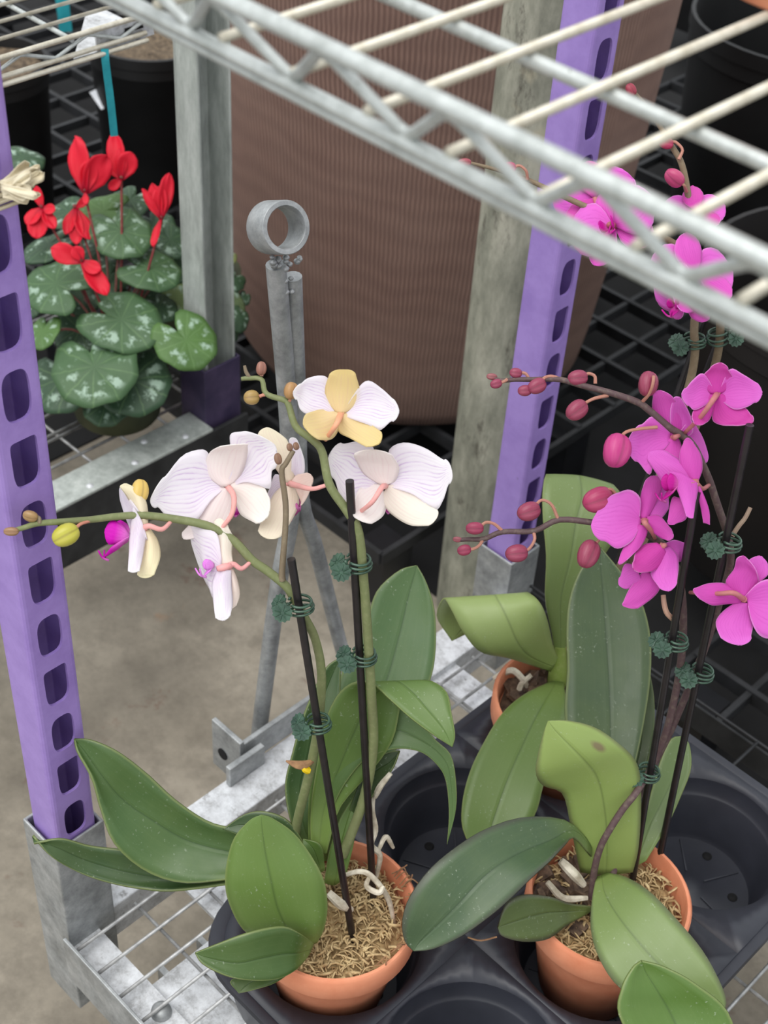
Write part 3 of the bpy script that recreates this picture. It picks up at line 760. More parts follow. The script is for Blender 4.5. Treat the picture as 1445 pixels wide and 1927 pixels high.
def pot_with_fill(parent, c, rt, rb, h, moss_seed, fill='moss', zfill=.016):
    MB().lathe(pot_profile(rt, rb, h, .0045, .024, .003), c, 56).obj('pot', 'terracotta', parent, auto=38)
    rnd = random.Random(moss_seed); vs = []; fs = []; n = 40; m_ = 14; R0 = rt-.008; top = h - zfill
    for i in range(m_+1):
        for k in range(n):
            r = R0*i/m_; a = 2*math.pi*k/n; q = V(r*math.cos(a), r*math.sin(a), 0)
            z = top + .006*noise.noise(q*70 + V(moss_seed,0,0)) + .004*noise.noise(q*190) - .004*(i/m_)**3
            vs.append(c + q + V(0,0,z))
    for i in range(m_):
        for k in range(n): fs.append((i*n+k, i*n+(k+1)%n, (i+1)*n+(k+1)%n, (i+1)*n+k))
    o = obj('potting_bed', vs, fs, 'moss' if fill == 'moss' else 'bark', parent); o['kind'] = 'stuff'
    mb = MB()
    if fill == 'moss':
        for k in range(900):
            a = rnd.uniform(0, 6.283); r = R0*math.sqrt(rnd.random())*.97; b0 = c + V(r*math.cos(a), r*math.sin(a), top + rnd.uniform(-.002,.005))
            t = rnd.uniform(0, 6.283); d_ = V(math.cos(t), math.sin(t), rnd.uniform(-.2,.5)); L = rnd.uniform(.004,.011); s_ = V(-d_.y, d_.x, rnd.uniform(-.3,.3))*rnd.uniform(-.5,.5)
            mb.tube([b0, b0 + d_*L*.4 + s_*L*.4 + V(0,0,.0015), b0 + d_*L*.8 + s_*L*.2, b0 + d_*L - s_*L*.3 - V(0,0,.001)], [rnd.uniform(.0005,.0013)]*4, 3, False)
        o = mb.obj('moss', 'moss_strand', parent); o['kind'] = 'stuff'
    return top
def bark_chips(parent, c, r0, top, n, seed, sector=None):
    rnd = random.Random(seed); mb = MB()
    for k in range(n):
        a = rnd.uniform(*(sector or (0, 6.283))); r = r0*math.sqrt(rnd.random()); q = c + V(r*math.cos(a), r*math.sin(a), top + rnd.uniform(-.001,.007))
        e = [V(rnd.uniform(-1,1), rnd.uniform(-1,1), rnd.uniform(-.5,.5)).normalized()]
        e.append(e[0].cross(V(0,0,1)).normalized()); e.append(e[0].cross(e[1]))
        s_ = [rnd.uniform(.006,.012), rnd.uniform(.004,.008), rnd.uniform(.0015,.003)]
        vs = []
        for sx in (-1,1):
            for sy in (-1,1):
                for sz in (-1,1): vs.append(q + e[0]*s_[0]*sx*rnd.uniform(.7,1.1) + e[1]*s_[1]*sy*rnd.uniform(.7,1.1) + e[2]*s_[2]*sz)
        mb.add(vs, [(0,1,3,2),(4,6,7,5),(0,4,5,1),(2,3,7,6),(0,2,6,4),(1,5,7,3)])
    o = mb.obj('bark_chips', 'bark', parent, smooth=False); o['kind'] = 'stuff'; return o
def root(parent, pts, r=.0022, mat='root', res=24): return tube('aerial_root', pts, [r*.8, r, r*1.05, r*.7], mat, parent, 7, res)

# ================================================================== shuttle tray
TC = (-0.407, -0.270); TR = (0.430, 0.570, 0.705); TT = 0.070; PR = 0.0635
tray = empty('shuttle_tray', (-0.335, 0.56, 0.002), 'black plastic carrying tray with round pockets under the orchids', 'tray')
TX0, TX1, TY0, TY1 = -0.478, -0.192, 0.352, 0.778
xb = [TX0, -0.336, TX1]; yb = [TY0, 0.500, 0.6375, TY1]
mb = MB(); NP = 48; RC = 0.058
def round_corner(q):
    x = min(max(q.x, TX0+RC), TX1-RC); y = min(max(q.y, TY0+RC), TY1-RC); d = V(q.x-x, q.y-y, 0)
    return V(x, y, q.z) + d*(RC/d.length) if d.x and d.y and d.length > RC else q
for i, cx_ in enumerate(TC):
    for j, cy_ in enumerate(TR):
        vs = []; 
        for k in range(NP):
            a = 2*math.pi*(k+.5)/NP; vs.append(V(cx_+PR*math.cos(a), cy_+PR*math.sin(a), TT-.003))
        for k in range(NP):
            a = 2*math.pi*(k+.5)/NP; c, s_ = math.cos(a), math.sin(a)
            lx = (xb[i+1]-cx_) if c > 0 else (cx_-xb[i]); ly = (yb[j+1]-cy_) if s_ > 0 else (cy_-yb[j])
            t = min(lx/abs(c), ly/abs(s_)); q_ = V(cx_+c*t, cy_+s_*t, TT)
            vs.append(round_corner(q_))
        fs = [(k, NP+k, NP+(k+1)%NP, (k+1)%NP) for k in range(NP)]
        for sx in (1,-1):
            for sy in (1,-1):
                cv = V(xb[i+1] if sx > 0 else xb[i], yb[j+1] if sy > 0 else yb[j], TT)
                if (cv - round_corner(cv)).length > 1e-6: continue
                vs.append(cv)
                for k in range(NP):
                    p_, q_ = vs[NP+k], vs[NP+(k+1)%NP]
                    if abs(p_.x-q_.x) > 1e-6 and abs(p_.y-q_.y) > 1e-6 and (cv-p_).length < .06 and (cv-q_).length < .06: fs.append((NP+k, len(vs)-1, NP+(k+1)%NP))
        mb.add(vs, fs)
# rounded skirt and lip all round
def rrect(x0, x1, y0, y1, r, z, n=8):
    out = []
    for cx_, cy_, a0 in ((x1-r,y1-r,0),(x0+r,y1-r,90),(x0+r,y0+r,180),(x1-r,y0+r,270)):
        for k in range(n+1): a = math.radians(a0+90*k/n); out.append(V(cx_+r*math.cos(a), cy_+r*math.sin(a), z))
    return out
top = mb.obj('tray_top', 'tray_plastic', tray, auto=60, solid=.0012)
sk = MB(); lv = [(0.0, TT, RC),(.0025,TT+.001,RC),(.0075,TT+.0005,RC),(.0085,TT-.003,RC),(.0075,TT-.0055,RC),(.002,TT-.006,RC),(-.004,.012,RC),(-.008,.004,RC)]
vs = []
for e, z, r in lv: vs += rrect(TX0-e, TX1+e, TY0-e, TY1+e, r, z)
k = len(vs)//len(lv); fs = []
for i in range(len(lv)-1):
    for q in range(k): fs.append((i*k+q, i*k+(q+1)%k, (i+1)*k+(q+1)%k, (i+1)*k+q))
sk.add(vs, fs).obj('tray_rim', 'tray_plastic', tray, auto=50)
pk = MB().lathe([(PR,TT-.003),(PR-.0005,TT-.0045),(PR-.0025,TT-.016),(PR-.0045,TT-.018),(PR-.0055,TT-.019),(PR-.012,.010),(PR-.0145,.006),(.012,.006),(.010,.008),(0,.008)], (0,0,0), NP).mesh('pocket', 'tray_plastic')
pk.set_sharp_from_angle(angle=math.radians(50))
hole = MB().lathe([(0,.0),(.0042,0),(.0042,-.0004)], (0,0,0), 12).mesh('drain_hole', 'hole_black')
seam = MB().box((-.0006,-.016,0),(.0006,.016,.0012)).mesh('pocket_rib', 'tray_plastic', False)
for i, cx_ in enumerate(TC):
    for j, cy_ in enumerate(TR):
        p_ = inst(pk, 'pocket', tray, (cx_, cy_, 0))
        for q in range(5):
            a = q*1.2566+.5; inst(hole, 'drain_hole', p_, (cx_+.036*math.cos(a), cy_+.036*math.sin(a), .0065))
            inst(seam, 'pocket_rib', p_, (cx_+.030*math.cos(a+.6), cy_+.030*math.sin(a+.6), .006), (0,0,a+.6-1.57))
# ================================================================== white orchid
GD, GM, GL = S(50,84,40), S(72,108,48), S(112,144,58)
wo = empty('potted_orchid', (-0.402, 0.422, 0.008), 'white moth orchid with two arching flower spikes in a terracotta pot', 'orchid')
WC = V(-0.402, 0.422, 0.008)
pot_with_fill(wo, WC, .0600, .038, .112, 3)
leaf(wo, [((140,1390),)*3, ((146,1415),(158,1412),(172,1393)), ((173,1464),(194,1462),(222,1415)), ((190,1525),(235,1508),(277,1457)), ((215,1588),(290,1545),(330,1506)),
   ((270,1637),(350,1580),(390,1546)), ((340,1661),(420,1600),(440,1560)), ((430,1655),(500,1610),(510,1580)), ((540,1640),(570,1620),(570,1605))], (.985,.985,.99,1.0,1.005,1.01,1.01,1.01,1.0), S(66,104,48), .010)
leaf(wo, [((62,1572),(62,1578),(64,1588)), ((93,1609),(110,1596),(114,1578)), ((138,1637),(165,1620),(170,1592)), ((194,1658),(235,1640),(240,1600)), ((263,1672),(310,1652),(320,1610)),
   ((340,1675),(400,1650),(420,1610)), ((520,1650),(550,1630),(560,1610))], (1.0,1.005,1.015,1.02,1.025,1.025,1.01), S(50,84,42), .008)
leaf(wo, [((492,1533),)*3, ((468,1545),(493,1553),(515,1541)), ((438,1583),(499,1600),(560,1575)), ((424,1650),(510,1655),(605,1645)), ((433,1703),(522,1705),(616,1700)),
   ((464,1754),(540,1745),(610,1745)), ((520,1775),(565,1778),(596,1773))], (.930,.932,.938,.945,.955,.965,.985), S(98,134,56), -.004)
leaf(wo, [((367,1793),)*3, ((382,1814),(395,1803),(405,1778)), ((425,1836),(445,1812),(455,1759)), ((470,1845),(490,1803),(500,1747)), ((520,1843),(530,1795),(537,1744)), ((556,1825),(560,1793),(567,1758)), ((580,1797),(585,1786),(589,1775))],
   (.930,.930,.932,.937,.945,.955,.975), S(58,94,34), .005)
leaf(wo, [((449,1869),)*3, ((480,1862),(470,1850),(434,1845)), ((520,1848),(515,1830),(480,1830)), ((570,1810),(570,1800),(560,1795))], (.945,.948,.955,.975), S(58,88,26), .003, nl=14)
leaf(wo, [((420,1560),)*3, ((450,1572),(455,1552),(462,1532)), ((490,1590),(495,1560),(502,1528)), ((530,1610),(540,1580),(545,1547)), ((575,1630),(580,1615),(580,1600))], (1.0,.998,.996,.996,1.0), S(52,84,44), .004, nl=16)
leaf(wo, [((784,1064),)*3, ((752,1073),(779,1085),(800,1092)), ((712,1108),(768,1125),(814,1132)), ((695,1150),(758,1170),(820,1180)), ((680,1200),(745,1220),(818,1240)), ((645,1260),(728,1280),(806,1290)),
   ((625,1350),(690,1370),(770,1380)), ((600,1480),(640,1480),(690,1480)), ((595,1620),(615,1620),(640,1620))], (1.05,1.05,1.048,1.045,1.04,1.035,1.03,1.025,1.02), S(82,120,68), .005)
leaf(wo, [((641,1237),)*3, ((610,1262),(625,1272),(640,1285)), ((572,1345),(595,1352),(640,1370)), ((550,1420),(578,1428),(620,1440)), ((537,1480),(565,1488),(600,1490)), ((548,1548),(572,1552),(595,1560)), ((575,1600),(590,1605),(605,1610))], (1.0,1.0,1.0,1.005,1.01,1.01,1.01), S(62,98,50), .007)
leaf(wo, [((851,1406),)*3, ((815,1383),(835,1373),(856,1383)), ((773,1352),(805,1335),(850,1345)), ((735,1318),(775,1302),(839,1300)), ((694,1284),(740,1283),(800,1281)), ((650,1293),(700,1312),(760,1305)), ((618,1340),(670,1370),(740,1390)),
   ((600,1420),(640,1440),(700,1450)), ((585,1520),(610,1520),(640,1520)), ((585,1600),(600,1605),(615,1605))], (.925,.926,.930,.936,.945,.962,.972,.985,.995,1.0), S(88,124,50), .004, nl=34)
leaf(wo, [((841,1590),)*3, ((845,1530),(851,1530),(857,1528)), ((839,1470),(848,1470),(858,1477)), ((822,1439),(838,1432),(848,1421)), ((791,1415),(805,1400),(815,1388)), ((746,1409),(752,1375),(772,1330)), ((704,1421),(702,1375),(690,1320)),
   ((677,1439),(655,1400),(640,1350)), ((642,1487),(615,1457),(590,1430)), ((621,1539),(600,1530),(580,1520)), ((610,1590),(595,1590),(580,1585))], (.985,.98,.975,.972,.972,.974,.978,.983,.99,.998,1.003), S(78,114,54), .003, nl=36)
leaf(wo, [((752,1413),)*3, ((737,1450),(735,1432),(725,1418)), ((700,1500),(690,1470),(690,1440)), ((645,1600),(640,1590),(635,1580))], (.99,.992,.998,1.01), S(44,72,34), .003, nl=14)
leaf(wo, [((672,1490),)*3, ((640,1540),(655,1540),(672,1530)), ((620,1600),(640,1600),(665,1590)), ((610,1660),(630,1665),(650,1650))], (1.005,1.004,1.004,1.01), S(92,130,52), .003, nl=14)
leaf(wo, [((570,1578),)*3, ((572,1602),(590,1598),(603,1590)), ((590,1640),(605,1640),(612,1635))], (.99,.99,1.0), S(78,116,42), .003, nl=12)
def PP(*l): return [P(*q) for q in l]
SG = S(118,126,84); SB = S(122,108,88)
s1 = tube('flower_spike', PP((645,1610,1.005),(684,1505,.988),(702,1405,.958),(698,1300,.930),(692,1200,.905),(684,1090,.880),(674,1000,.862),(652,960,.855),(620,912,.850),(606,850,.847),(587,827,.845),(557,803,.845),(543,762,.845),(535,753,.846),(501,741,.848),(492,714,.849),(468,712,.850),(454,713,.850)),
  [.0036,.0034,.0031,.0029,.0027,.0024,.0021,.0018,.0015,.0012], 'stem', wo, 9, 80, color=SG)
tube('spike_tip', PP((470,711,.850),(463,700,.850),(460,688,.850)), [.0012,.0012,.0009], 'stem', s1, 7, 6, color=SB)
s2_ = tube('flower_spike', PP((566,1590,1.003),(556,1563,.998),(580,1463,.970),(589,1421,.957),(600,1356,.940),(605,1269,.916),(594,1205,.900),(575,1165,.888),(552,1124,.879),(538,1103,.876),(504,1075,.873),(474,1054,.871),(438,1016,.868),(392,990,.866),(330,977,.864),(270,970,.860),(220,972,.854),(170,978,.848),(112,982,.838),(72,985,.832),(45,993,.828),(20,1000,.825)),
  [.0034,.0033,.0031,.0028,.0028,.0028,.0027,.0024,.0021,.0018,.0014], 'stem', wo, 9, 90, color=SG)
tube('side_branch', PP((531,1092,.873),(531,1070,.870),(537,992,.860),(537,944,.856),(530,888,.852),(538,872,.851),(552,848,.850)), [.0022,.0019,.0018,.0018,.0016,.0015], 'stem', s2_, 8, 30, color=SB)
for (u, v, r, e) in ((545,842,6,1.2),(557,840,6,1.2),(523,864,7.5,1.4)): bud(wo, (u,v,.849), r*.849/F, camdir(-.2,1,.1), S(128,96,74), elong=e)
tube('spike_tip', PP((74,985,.831),(74,976,.831),(70,972,.831)), [.0012,.0012,.0010], 'stem', s2_, 7, 6, color=SB)
YG, BR = S(176,172,62), S(168,118,88)
bud(wo, (491,694,.848), 10*.85/F, camdir(.1,1,.1), S(146,100,84), PP((492,708,.849),(492,704,.849)))
bud(wo, (474,748,.848), 14*.85/F, camdir(-1,-.1,.3), S(160,132,74), PP((500,742,.848),(493,744,.848),(488,746,.848)), S(190,130,110), 1.0)
bud(wo, (547,736,.842), 14*.85/F, camdir(.2,1,.2), S(168,128,80), PP((541,757,.846),(545,754,.844),(546,750,.843)), S(190,130,110), 1.1)
bud(wo, (58,971,.830), 11*.83/F, camdir(-1,.3,0), S(150,120,76)); bud(wo, (22,1000,.825), 8.5*.83/F, camdir(-1,0,0), S(140,108,76), elong=1.6)
bud(wo, (125,1006,.836), 21*.83/F, camdir(-.9,-.5,.2), YG, PP((168,980,.847),(152,986,.843),(142,994,.840)), S(196,130,110), 1.2)
# flowers
PK = S(226,160,156); YS = S(242,222,160); CR = S(252,247,236); PKC = S(253,246,243)
away = camdir
O1, Z1 = (245,640), 2.196; O2, Z2 = (0,772), 2.4
IV = S(252,250,252); away = camdir(.05,-.1,-1); up0 = camdir(0,1,0)
flower_m(wo, O1, Z1, (871,305), .845, away, up0, 'white', [
 ('petal', IV, 0, -.006, -.003, [((850,308),(855,300),(860,290)), ((800,310),(800,250),(820,190)), ((745,308),(750,235),(790,152)), ((705,285),(715,215),(735,160)), ((692,248),(692,215),(708,180))]),
 ('petal', IV, 0, -.006, -.003, [((885,295),(885,302),(885,308)), ((940,215),(940,265),(930,315)), ((985,173),(1000,260),(985,345)), ((1040,205),(1050,270),(1030,368)), ((1080,240),(1085,285),(1075,335))]),
 ('sepal', YS, -.002, -.008, .003, [((862,302),(870,304),(880,302)), ((820,255),(872,255),(930,262)), ((808,200),(876,205),(945,205)), ((822,150),(880,155),(932,150))]),
 ('sepal', S(240,222,166), -.002, -.009, .003, [((860,303),(866,308),(870,318)), ((825,294),(830,330),(852,375)), ((780,290),(785,345),(828,408)), ((738,302),(748,350),(788,410))]),
 ('sepal', S(240,222,160), -.002, -.009, .003, [((880,308),(875,315),(868,325)), ((930,316),(905,345),(868,375)), ((985,345),(955,385),(910,405)), ((1032,377),(1008,415),(970,437))])],
 PP((632,800,.834),(612,828,.845)), {'ped':S(226,160,126)}, (872,330), .5)
flower_m(wo, O1, Z1, (1055,603), .866, camdir(.1,.05,-1), up0, 'white', [
 ('petal', IV, 0, -.006, -.004, [((1040,608),(1040,600),(1035,590)), ((960,640),(970,560),(990,500)), ((910,680),(915,560),(1000,452)), ((870,640),(880,530),(950,423)), ((848,580),(855,510),(885,432))]),
 ('petal', IV, 0, -.006, -.004, [((1060,595),(1062,600),(1065,603)), ((1070,530),(1100,570),(1120,610)), ((1078,455),(1150,560),(1180,640)), ((1140,430),(1220,560),(1255,697)), ((1220,452),(1270,570),(1290,660)), ((1290,495),(1300,555),(1312,600))]),
 ('sepal', PKC, -.003, -.016, .004, [((1035,595),(1050,600),(1065,595)), ((975,555),(1025,555),(1085,580)), ((940,505),(1015,510),(1108,530)), ((928,478),(1010,480),(1085,485))]),
 ('sepal', S(253,248,246), -.003, -.010, .004, [((1035,602),(1042,610),(1046,625)), ((985,602),(1000,650),(1050,680)), ((945,620),(965,690),(1042,725)), ((930,660),(945,710),(1005,752))]),
 ('sepal', S(252,247,236), -.003, -.012, .004, [((1065,605),(1058,612),(1050,625)), ((1125,606),(1090,650),(1055,680)), ((1185,628),(1140,690),(1095,728)), ((1222,678),(1195,720),(1160,764)), ((1262,699),(1245,730),(1225,766))])],
 PP((718,918,.850),(700,945,.846),(674,966,.861)), {'ped':PK}, (1062,680), .5)
flower_m(wo, O1, Z1, (660,592), .888, camdir(-.8,-.1,-.62), up0, 'white', [
 ('petal', IV, .003, .010, -.002, [((650,590),(652,600),(655,610)), ((600,570),(605,620),(620,670)), ((575,620),(565,680),(590,720)), ((550,680),(535,725),(560,760))]),
 ('petal', IV, .002, -.004, -.002, [((665,585),(668,588),(672,590)), ((672,530),(690,550),(705,562)), ((668,460),(695,490),(718,540)), ((658,420),(690,440),(718,500))]),
 ('sepal', S(249,242,220), -.002, .002, .004, [((650,588),(660,590),(668,585)), ((600,520),(640,520),(675,540)), ((555,450),(610,450),(668,470)), ((532,400),(585,395),(650,420))]),
 ('sepal', S(249,241,222), -.002, -.012, .004, [((645,600),(655,605),(668,605)), ((600,640),(640,660),(690,670)), ((560,710),(610,730),(665,745)), ((532,780),(578,795),(625,805))]),
 ('sepal', S(250,232,222), -.003, -.006, .003, [((668,592),(672,600),(678,605)), ((688,565),(700,610),(705,660)), ((715,553),(725,595),(706,680))])],
 PP((560,914,.872),(588,920,.858),(617,912,.851)), {'ped':PK, 'lip':S(180,16,130)}, (700,690), .7)
flower_m(wo, O1, Z1, (405,607), .880, camdir(-.1,-.05,-1), up0, 'white', [
 ('petal', IV, 0, -.008, -.004, [((385,612),(388,605),(385,595)), ((330,650),(335,590),(330,530)), ((270,740),(265,610),(322,480)), ((200,740),(200,620),(290,460)), ((150,722),(150,625),(215,483)), ((118,690),(120,640),(150,560))]),
 ('petal', IV, 0, -.008, -.004, [((405,598),(410,600),(415,602)), ((430,530),(450,560),(470,580)), ((418,440),(490,510),(530,595)), ((420,392),(520,460),(575,605)), ((462,382),(550,450),(582,540))]),
 ('sepal', PKC, -.003, -.018, .004, [((385,605),(398,605),(410,598)), ((325,560),(370,555),(435,575)), ((312,510),(375,500),(470,520)), ((330,465),(390,455),(482,460)), ((368,442),(425,440),(483,435))]),
 ('sepal', S(253,245,243), -.002, -.004, .004, [((385,608),(398,612),(410,615)), ((320,650),(370,660),(430,660)), ((275,705),(340,720),(425,710)), ((262,745),(310,770),(395,765)), ((225,785),(255,805),(330,800))]),
 ('sepal', S(253,249,243), -.003, -.010, .004, [((415,603),(418,612),(420,625)), ((480,580),(465,620),(440,665)), ((540,595),(520,660),(460,720)), ((570,645),(550,700),(510,750))])],
 PP((440,935,.864),(436,968,.862),(412,1000,.868)), {'ped':S(234,168,162)}, (435,690), .5)
flower_m(wo, O2, Z2, (648,530), .858, camdir(-.96,-.05,-.15), up0, 'white', [
 ('petal', IV, .003, .016, -.003, [((630,530),(635,520),(640,505)), ((600,545),(600,490),(612,450)), ((570,490),(568,440),(582,395)), ((545,410),(545,375),(552,345))]),
 ('sepal', S(250,244,214), .001, .004, .005, [((640,530),(650,530),(660,520)), ((610,460),(640,460),(664,460)), ((575,390),(620,390),(652,400)), ((545,350),(578,345),(605,350))]),
 ('petal', IV, -.002, -.018, .004, [((622,470),(640,500),(652,540)), ((595,560),(625,570),(650,580)), ((585,640),(612,645),(642,660)), ((579,720),(602,720),(630,720))]),
 ('sepal', S(249,242,206), 0, -.006, .006, [((645,545),(655,545),(668,540)), ((650,580),(680,590),(708,590)), ((640,660),(680,660),(722,660)), ((622,735),(660,735),(698,735))])],
 PP((282,990,.856),(305,996,.858),(323,980,.864)), {'ped':PK, 'lip':S(208,14,182)}, (585,570), 1.25)
bud(wo, (262,926,.866), 17*.866/F, camdir(.1,1,-.2), S(214,182,96), elong=1.3)
flower_m(wo, O2, Z2, (1030,705), .862, camdir(-.90,-.20,.38), up0, 'white', [
 ('petal', IV, .002, .010, -.003, [((1000,690),(1000,705),(1000,720)), ((975,590),(960,690),(985,800)), ((920,545),(922,670),(960,836)), ((885,533),(902,645),(945,800))]),
 ('sepal', S(251,245,232), .001, .004, .004, [((1010,700),(1025,705),(1040,695)), ((978,640),(1010,640),(1042,640)), ((978,570),(1010,570),(1050,575)), ((968,510),(1000,510),(1032,530))]),
 ('sepal', S(251,240,230), .002, .006, .004, [((1025,715),(1035,712),(1045,715)), ((1025,760),(1050,760),(1070,770)), ((1035,830),(1060,820),(1082,830)), ((1043,890),(1052,885),(1070,875))]),
 ('petal', IV, -.001, -.012, .004, [((1000,720),(1015,722),(1028,722)), ((968,780),(1000,780),(1035,790)), ((965,850),(1005,850),(1048,870)), ((973,930),(1008,930),(1040,920))])],
 PP((440,1062,.864),(455,1070,.866),(473,1056,.871)), {'ped':S(234,162,162), 'lip':S(228,140,228)}, (965,700), .55)
# stakes, clips
def stake(par, a, b, r=.0026): return tube('support_stake', [P(*a), P(*b)], r, 'stake', par, 12)
K1 = ((705,1735,1.052),(658,905,.842)); K2 = ((669,1800,1.026),(548,1052,.858))
stake(wo, *K1); stake(wo, *K2)
def on_stake(k, v):
    t = (v-k[0][1])/(k[1][1]-k[0][1]); a, b = P(*k[0]), P(*k[1])
    lo, hi = 0.0, 1.0
    for _ in range(40):                      # perspective-correct place along the stake
        md = (lo+hi)/2; q = a.lerp(b, md) - CAM; vv = CY + F*q.dot(RD)/q.dot(RF)
        if vv > v: lo = md
        else: hi = md
    return a.lerp(b, lo), (b-a).normalized()
def put_clip(par, k, v, right, **kw):
    q, ax = on_stake(k, v); clip(par, q + RX*right, ax, side=camdir(-1,0,.35), **kw)
put_clip(wo, K1, 1060, .0028); put_clip(wo, K1, 1235, .0030, turn=.4); put_clip(wo, K2, 1140, .0012, turn=1); put_clip(wo, K2, 1362, .0006, turn=.7)
# roots, dry bits
root(wo, PP((640,1650,1.01),(675,1640,1.0),(700,1650,1.0),(730,1690,1.01),(742,1740,1.03)), .0020); root(wo, PP((695,1650,1.0),(690,1668,.998),(712,1680,.998),(722,1668,1.0)), .0020)
root(wo, PP((706,1475,1.0),(700,1520,1.003),(706,1560,1.005),(698,1590,1.01),(715,1610,1.02),(708,1650,1.03)), .0022); root(wo, PP((712,1600,1.02),(726,1575,1.02),(740,1595,1.03)), .0018)
root(wo, PP((618,1680,.995),(640,1700,.995),(660,1712,1.01)), .0034); root(wo, PP((735,1455,.99),(715,1480,.992),(706,1500,.998)), .0022)
tube('dry_bract', PP((590,1432,.958),(565,1440,.952),(538,1432,.950)), [.0012,.0034,.0006], 'dry', wo, 6, 8)
tube('dry_bract', PP((580,1450,.955),(572,1448,.952),(568,1442,.951)), [.0026,.0018,.0005], 'yellow_plastic', wo, 6, 6)
for k in range(22):
    a = random.uniform(-.2,1.5); q = WC + V(.052*math.cos(a), .052*math.sin(a), .108)
    tube('fine_root', [q, q+V(.004,.004,.012*random.random()), q+V(.010*random.random(),.012*random.random(),.004)], .0005, 'dry', wo, 5, 8)

# ================================================================== magenta orchid in front
mo = empty('potted_orchid', (-0.274, 0.575, 0.008), 'magenta moth orchid with two tall staked spikes in a terracotta pot', 'orchid')
MC = V(-0.274, 0.575, 0.008)
tp_ = pot_with_fill(mo, MC, .0600, .038, .112, 8)
bark_chips(mo, MC + V(-.020,-.008,0), .030, tp_, 34, 5)
leaf(mo, [((778,1790),)*3, ((762,1772),(790,1772),(815,1786)), ((757,1735),(825,1738),(868,1762)), ((770,1690),(865,1698),(918,1727)), ((805,1640),(905,1655),(958,1693)), ((850,1600),(948,1622),(1000,1652)), ((910,1562),(990,1600),(1035,1620)),
   ((985,1538),(1035,1582),(1060,1592)), ((1062,1543),(1078,1562),(1080,1577)), ((1105,1580),(1112,1595),(1112,1612))], (.975,.975,.972,.970,.972,.978,.988,1.0,1.015,1.03), S(66,94,62), .006, 'leaf_purple')
leaf(mo, [((1031,1356),)*3, ((1022,1380),(1045,1375),(1070,1356)), ((1012,1420),(1075,1405),(1120,1369)), ((1008,1455),(1100,1430),(1165,1400)), ((1022,1477),(1120,1455),(1196,1432)), ((1058,1492),(1132,1490),(1205,1475)), ((1072,1545),(1140,1545),(1205,1540)),
   ((1083,1600),(1142,1600),(1200,1600)), ((1092,1640),(1140,1645),(1190,1640))], (.955,.957,.962,.970,.985,1.0,1.018,1.032,1.045), S(152,180,94), -.003, 'leaf_spotted')
leaf(mo, [((936,1745),)*3, ((945,1762),(955,1738),(953,1700)), ((985,1772),(995,1725),(987,1684)), ((1030,1767),(1030,1717),(1036,1688)), ((1065,1742),(1065,1715),(1070,1700)), ((1105,1718),(1112,1712),(1114,1706))], (.985,.987,.992,1.0,1.01,1.03), S(78,98,50), .003, 'leaf_purple', nl=18)
leaf(mo, [((1362,1905),)*3, ((1310,1905),(1330,1885),(1366,1880)), ((1230,1890),(1290,1855),(1350,1838)), ((1166,1859),(1240,1815),(1320,1786)), ((1128,1805),(1195,1765),(1275,1732)), ((1112,1750),(1160,1720),(1225,1680)), ((1114,1695),(1138,1680),(1180,1652)), ((1122,1652),(1132,1648),(1145,1644))],
   (.955,.956,.958,.965,.975,.99,1.01,1.03), S(122,150,82), .002, 'leaf_purple')
leaf(mo, [((1285,1385),)*3, ((1262,1392),(1278,1410),(1297,1402)), ((1240,1440),(1268,1460),(1300,1445)), ((1220,1510),(1245,1510),(1282,1495)), ((1200,1570),(1220,1560),(1255,1555)), ((1180,1630),(1195,1630),(1215,1620))], (1.08,1.078,1.075,1.07,1.065,1.06), S(104,132,74), .004, nl=16)
leaf(mo, [((1130,1030),)*3, ((1095,1068),(1130,1070),(1175,1085)), ((1072,1125),(1135,1125),(1208,1135)), ((1066,1190),(1140,1195),(1224,1200)), ((1068,1260),(1145,1265),(1224,1270)), ((1063,1336),(1148,1335),(1215,1340)), ((1072,1410),(1148,1410),(1200,1416)), ((1100,1520),(1140,1520),(1175,1520)), ((1112,1610),(1132,1612),(1150,1605))],
   (1.10,1.10,1.10,1.095,1.09,1.085,1.08,1.07,1.055), S(72,96,64), .006)
leaf(mo, [((1222,1262),)*3, ((1190,1320),(1210,1325),(1231,1320)), ((1190,1400),(1205,1400),(1228,1395)), ((1170,1480),(1185,1490),(1205,1480)), ((1150,1600),(1160,1605),(1170,1600))], (1.11,1.105,1.10,1.09,1.07), S(66,88,48), .003, nl=14)
PB = S(88,68,70)
s3 = tube('flower_spike', PP((1113,1690,1.038),(1118,1640,1.025),(1128,1600,1.015),(1142,1570,1.008),(1171,1524,1.003),(1198,1490,1.0),(1224,1447,1.018),(1243,1405,1.013),(1257,1365,1.004),(1271,1306,.990),(1279,1262,.980),(1285,1200,.967),(1284,1130,.950),(1274,1072,.934),(1252,1030,.922),(1227,1011,.920),(1190,990,.918),(1165,984,.917),(1123,984,.917),(1053,978,.920),(1005,999,.922),(945,1001,.925),(911,1014,.927),(878,1015,.928),(858,1017,.928)),
  [.0026,.0025,.0025,.0025,.0027,.0027,.0025,.0023,.0021,.0019,.0017,.0013], 'stem', mo, 9, 96, color=PB)
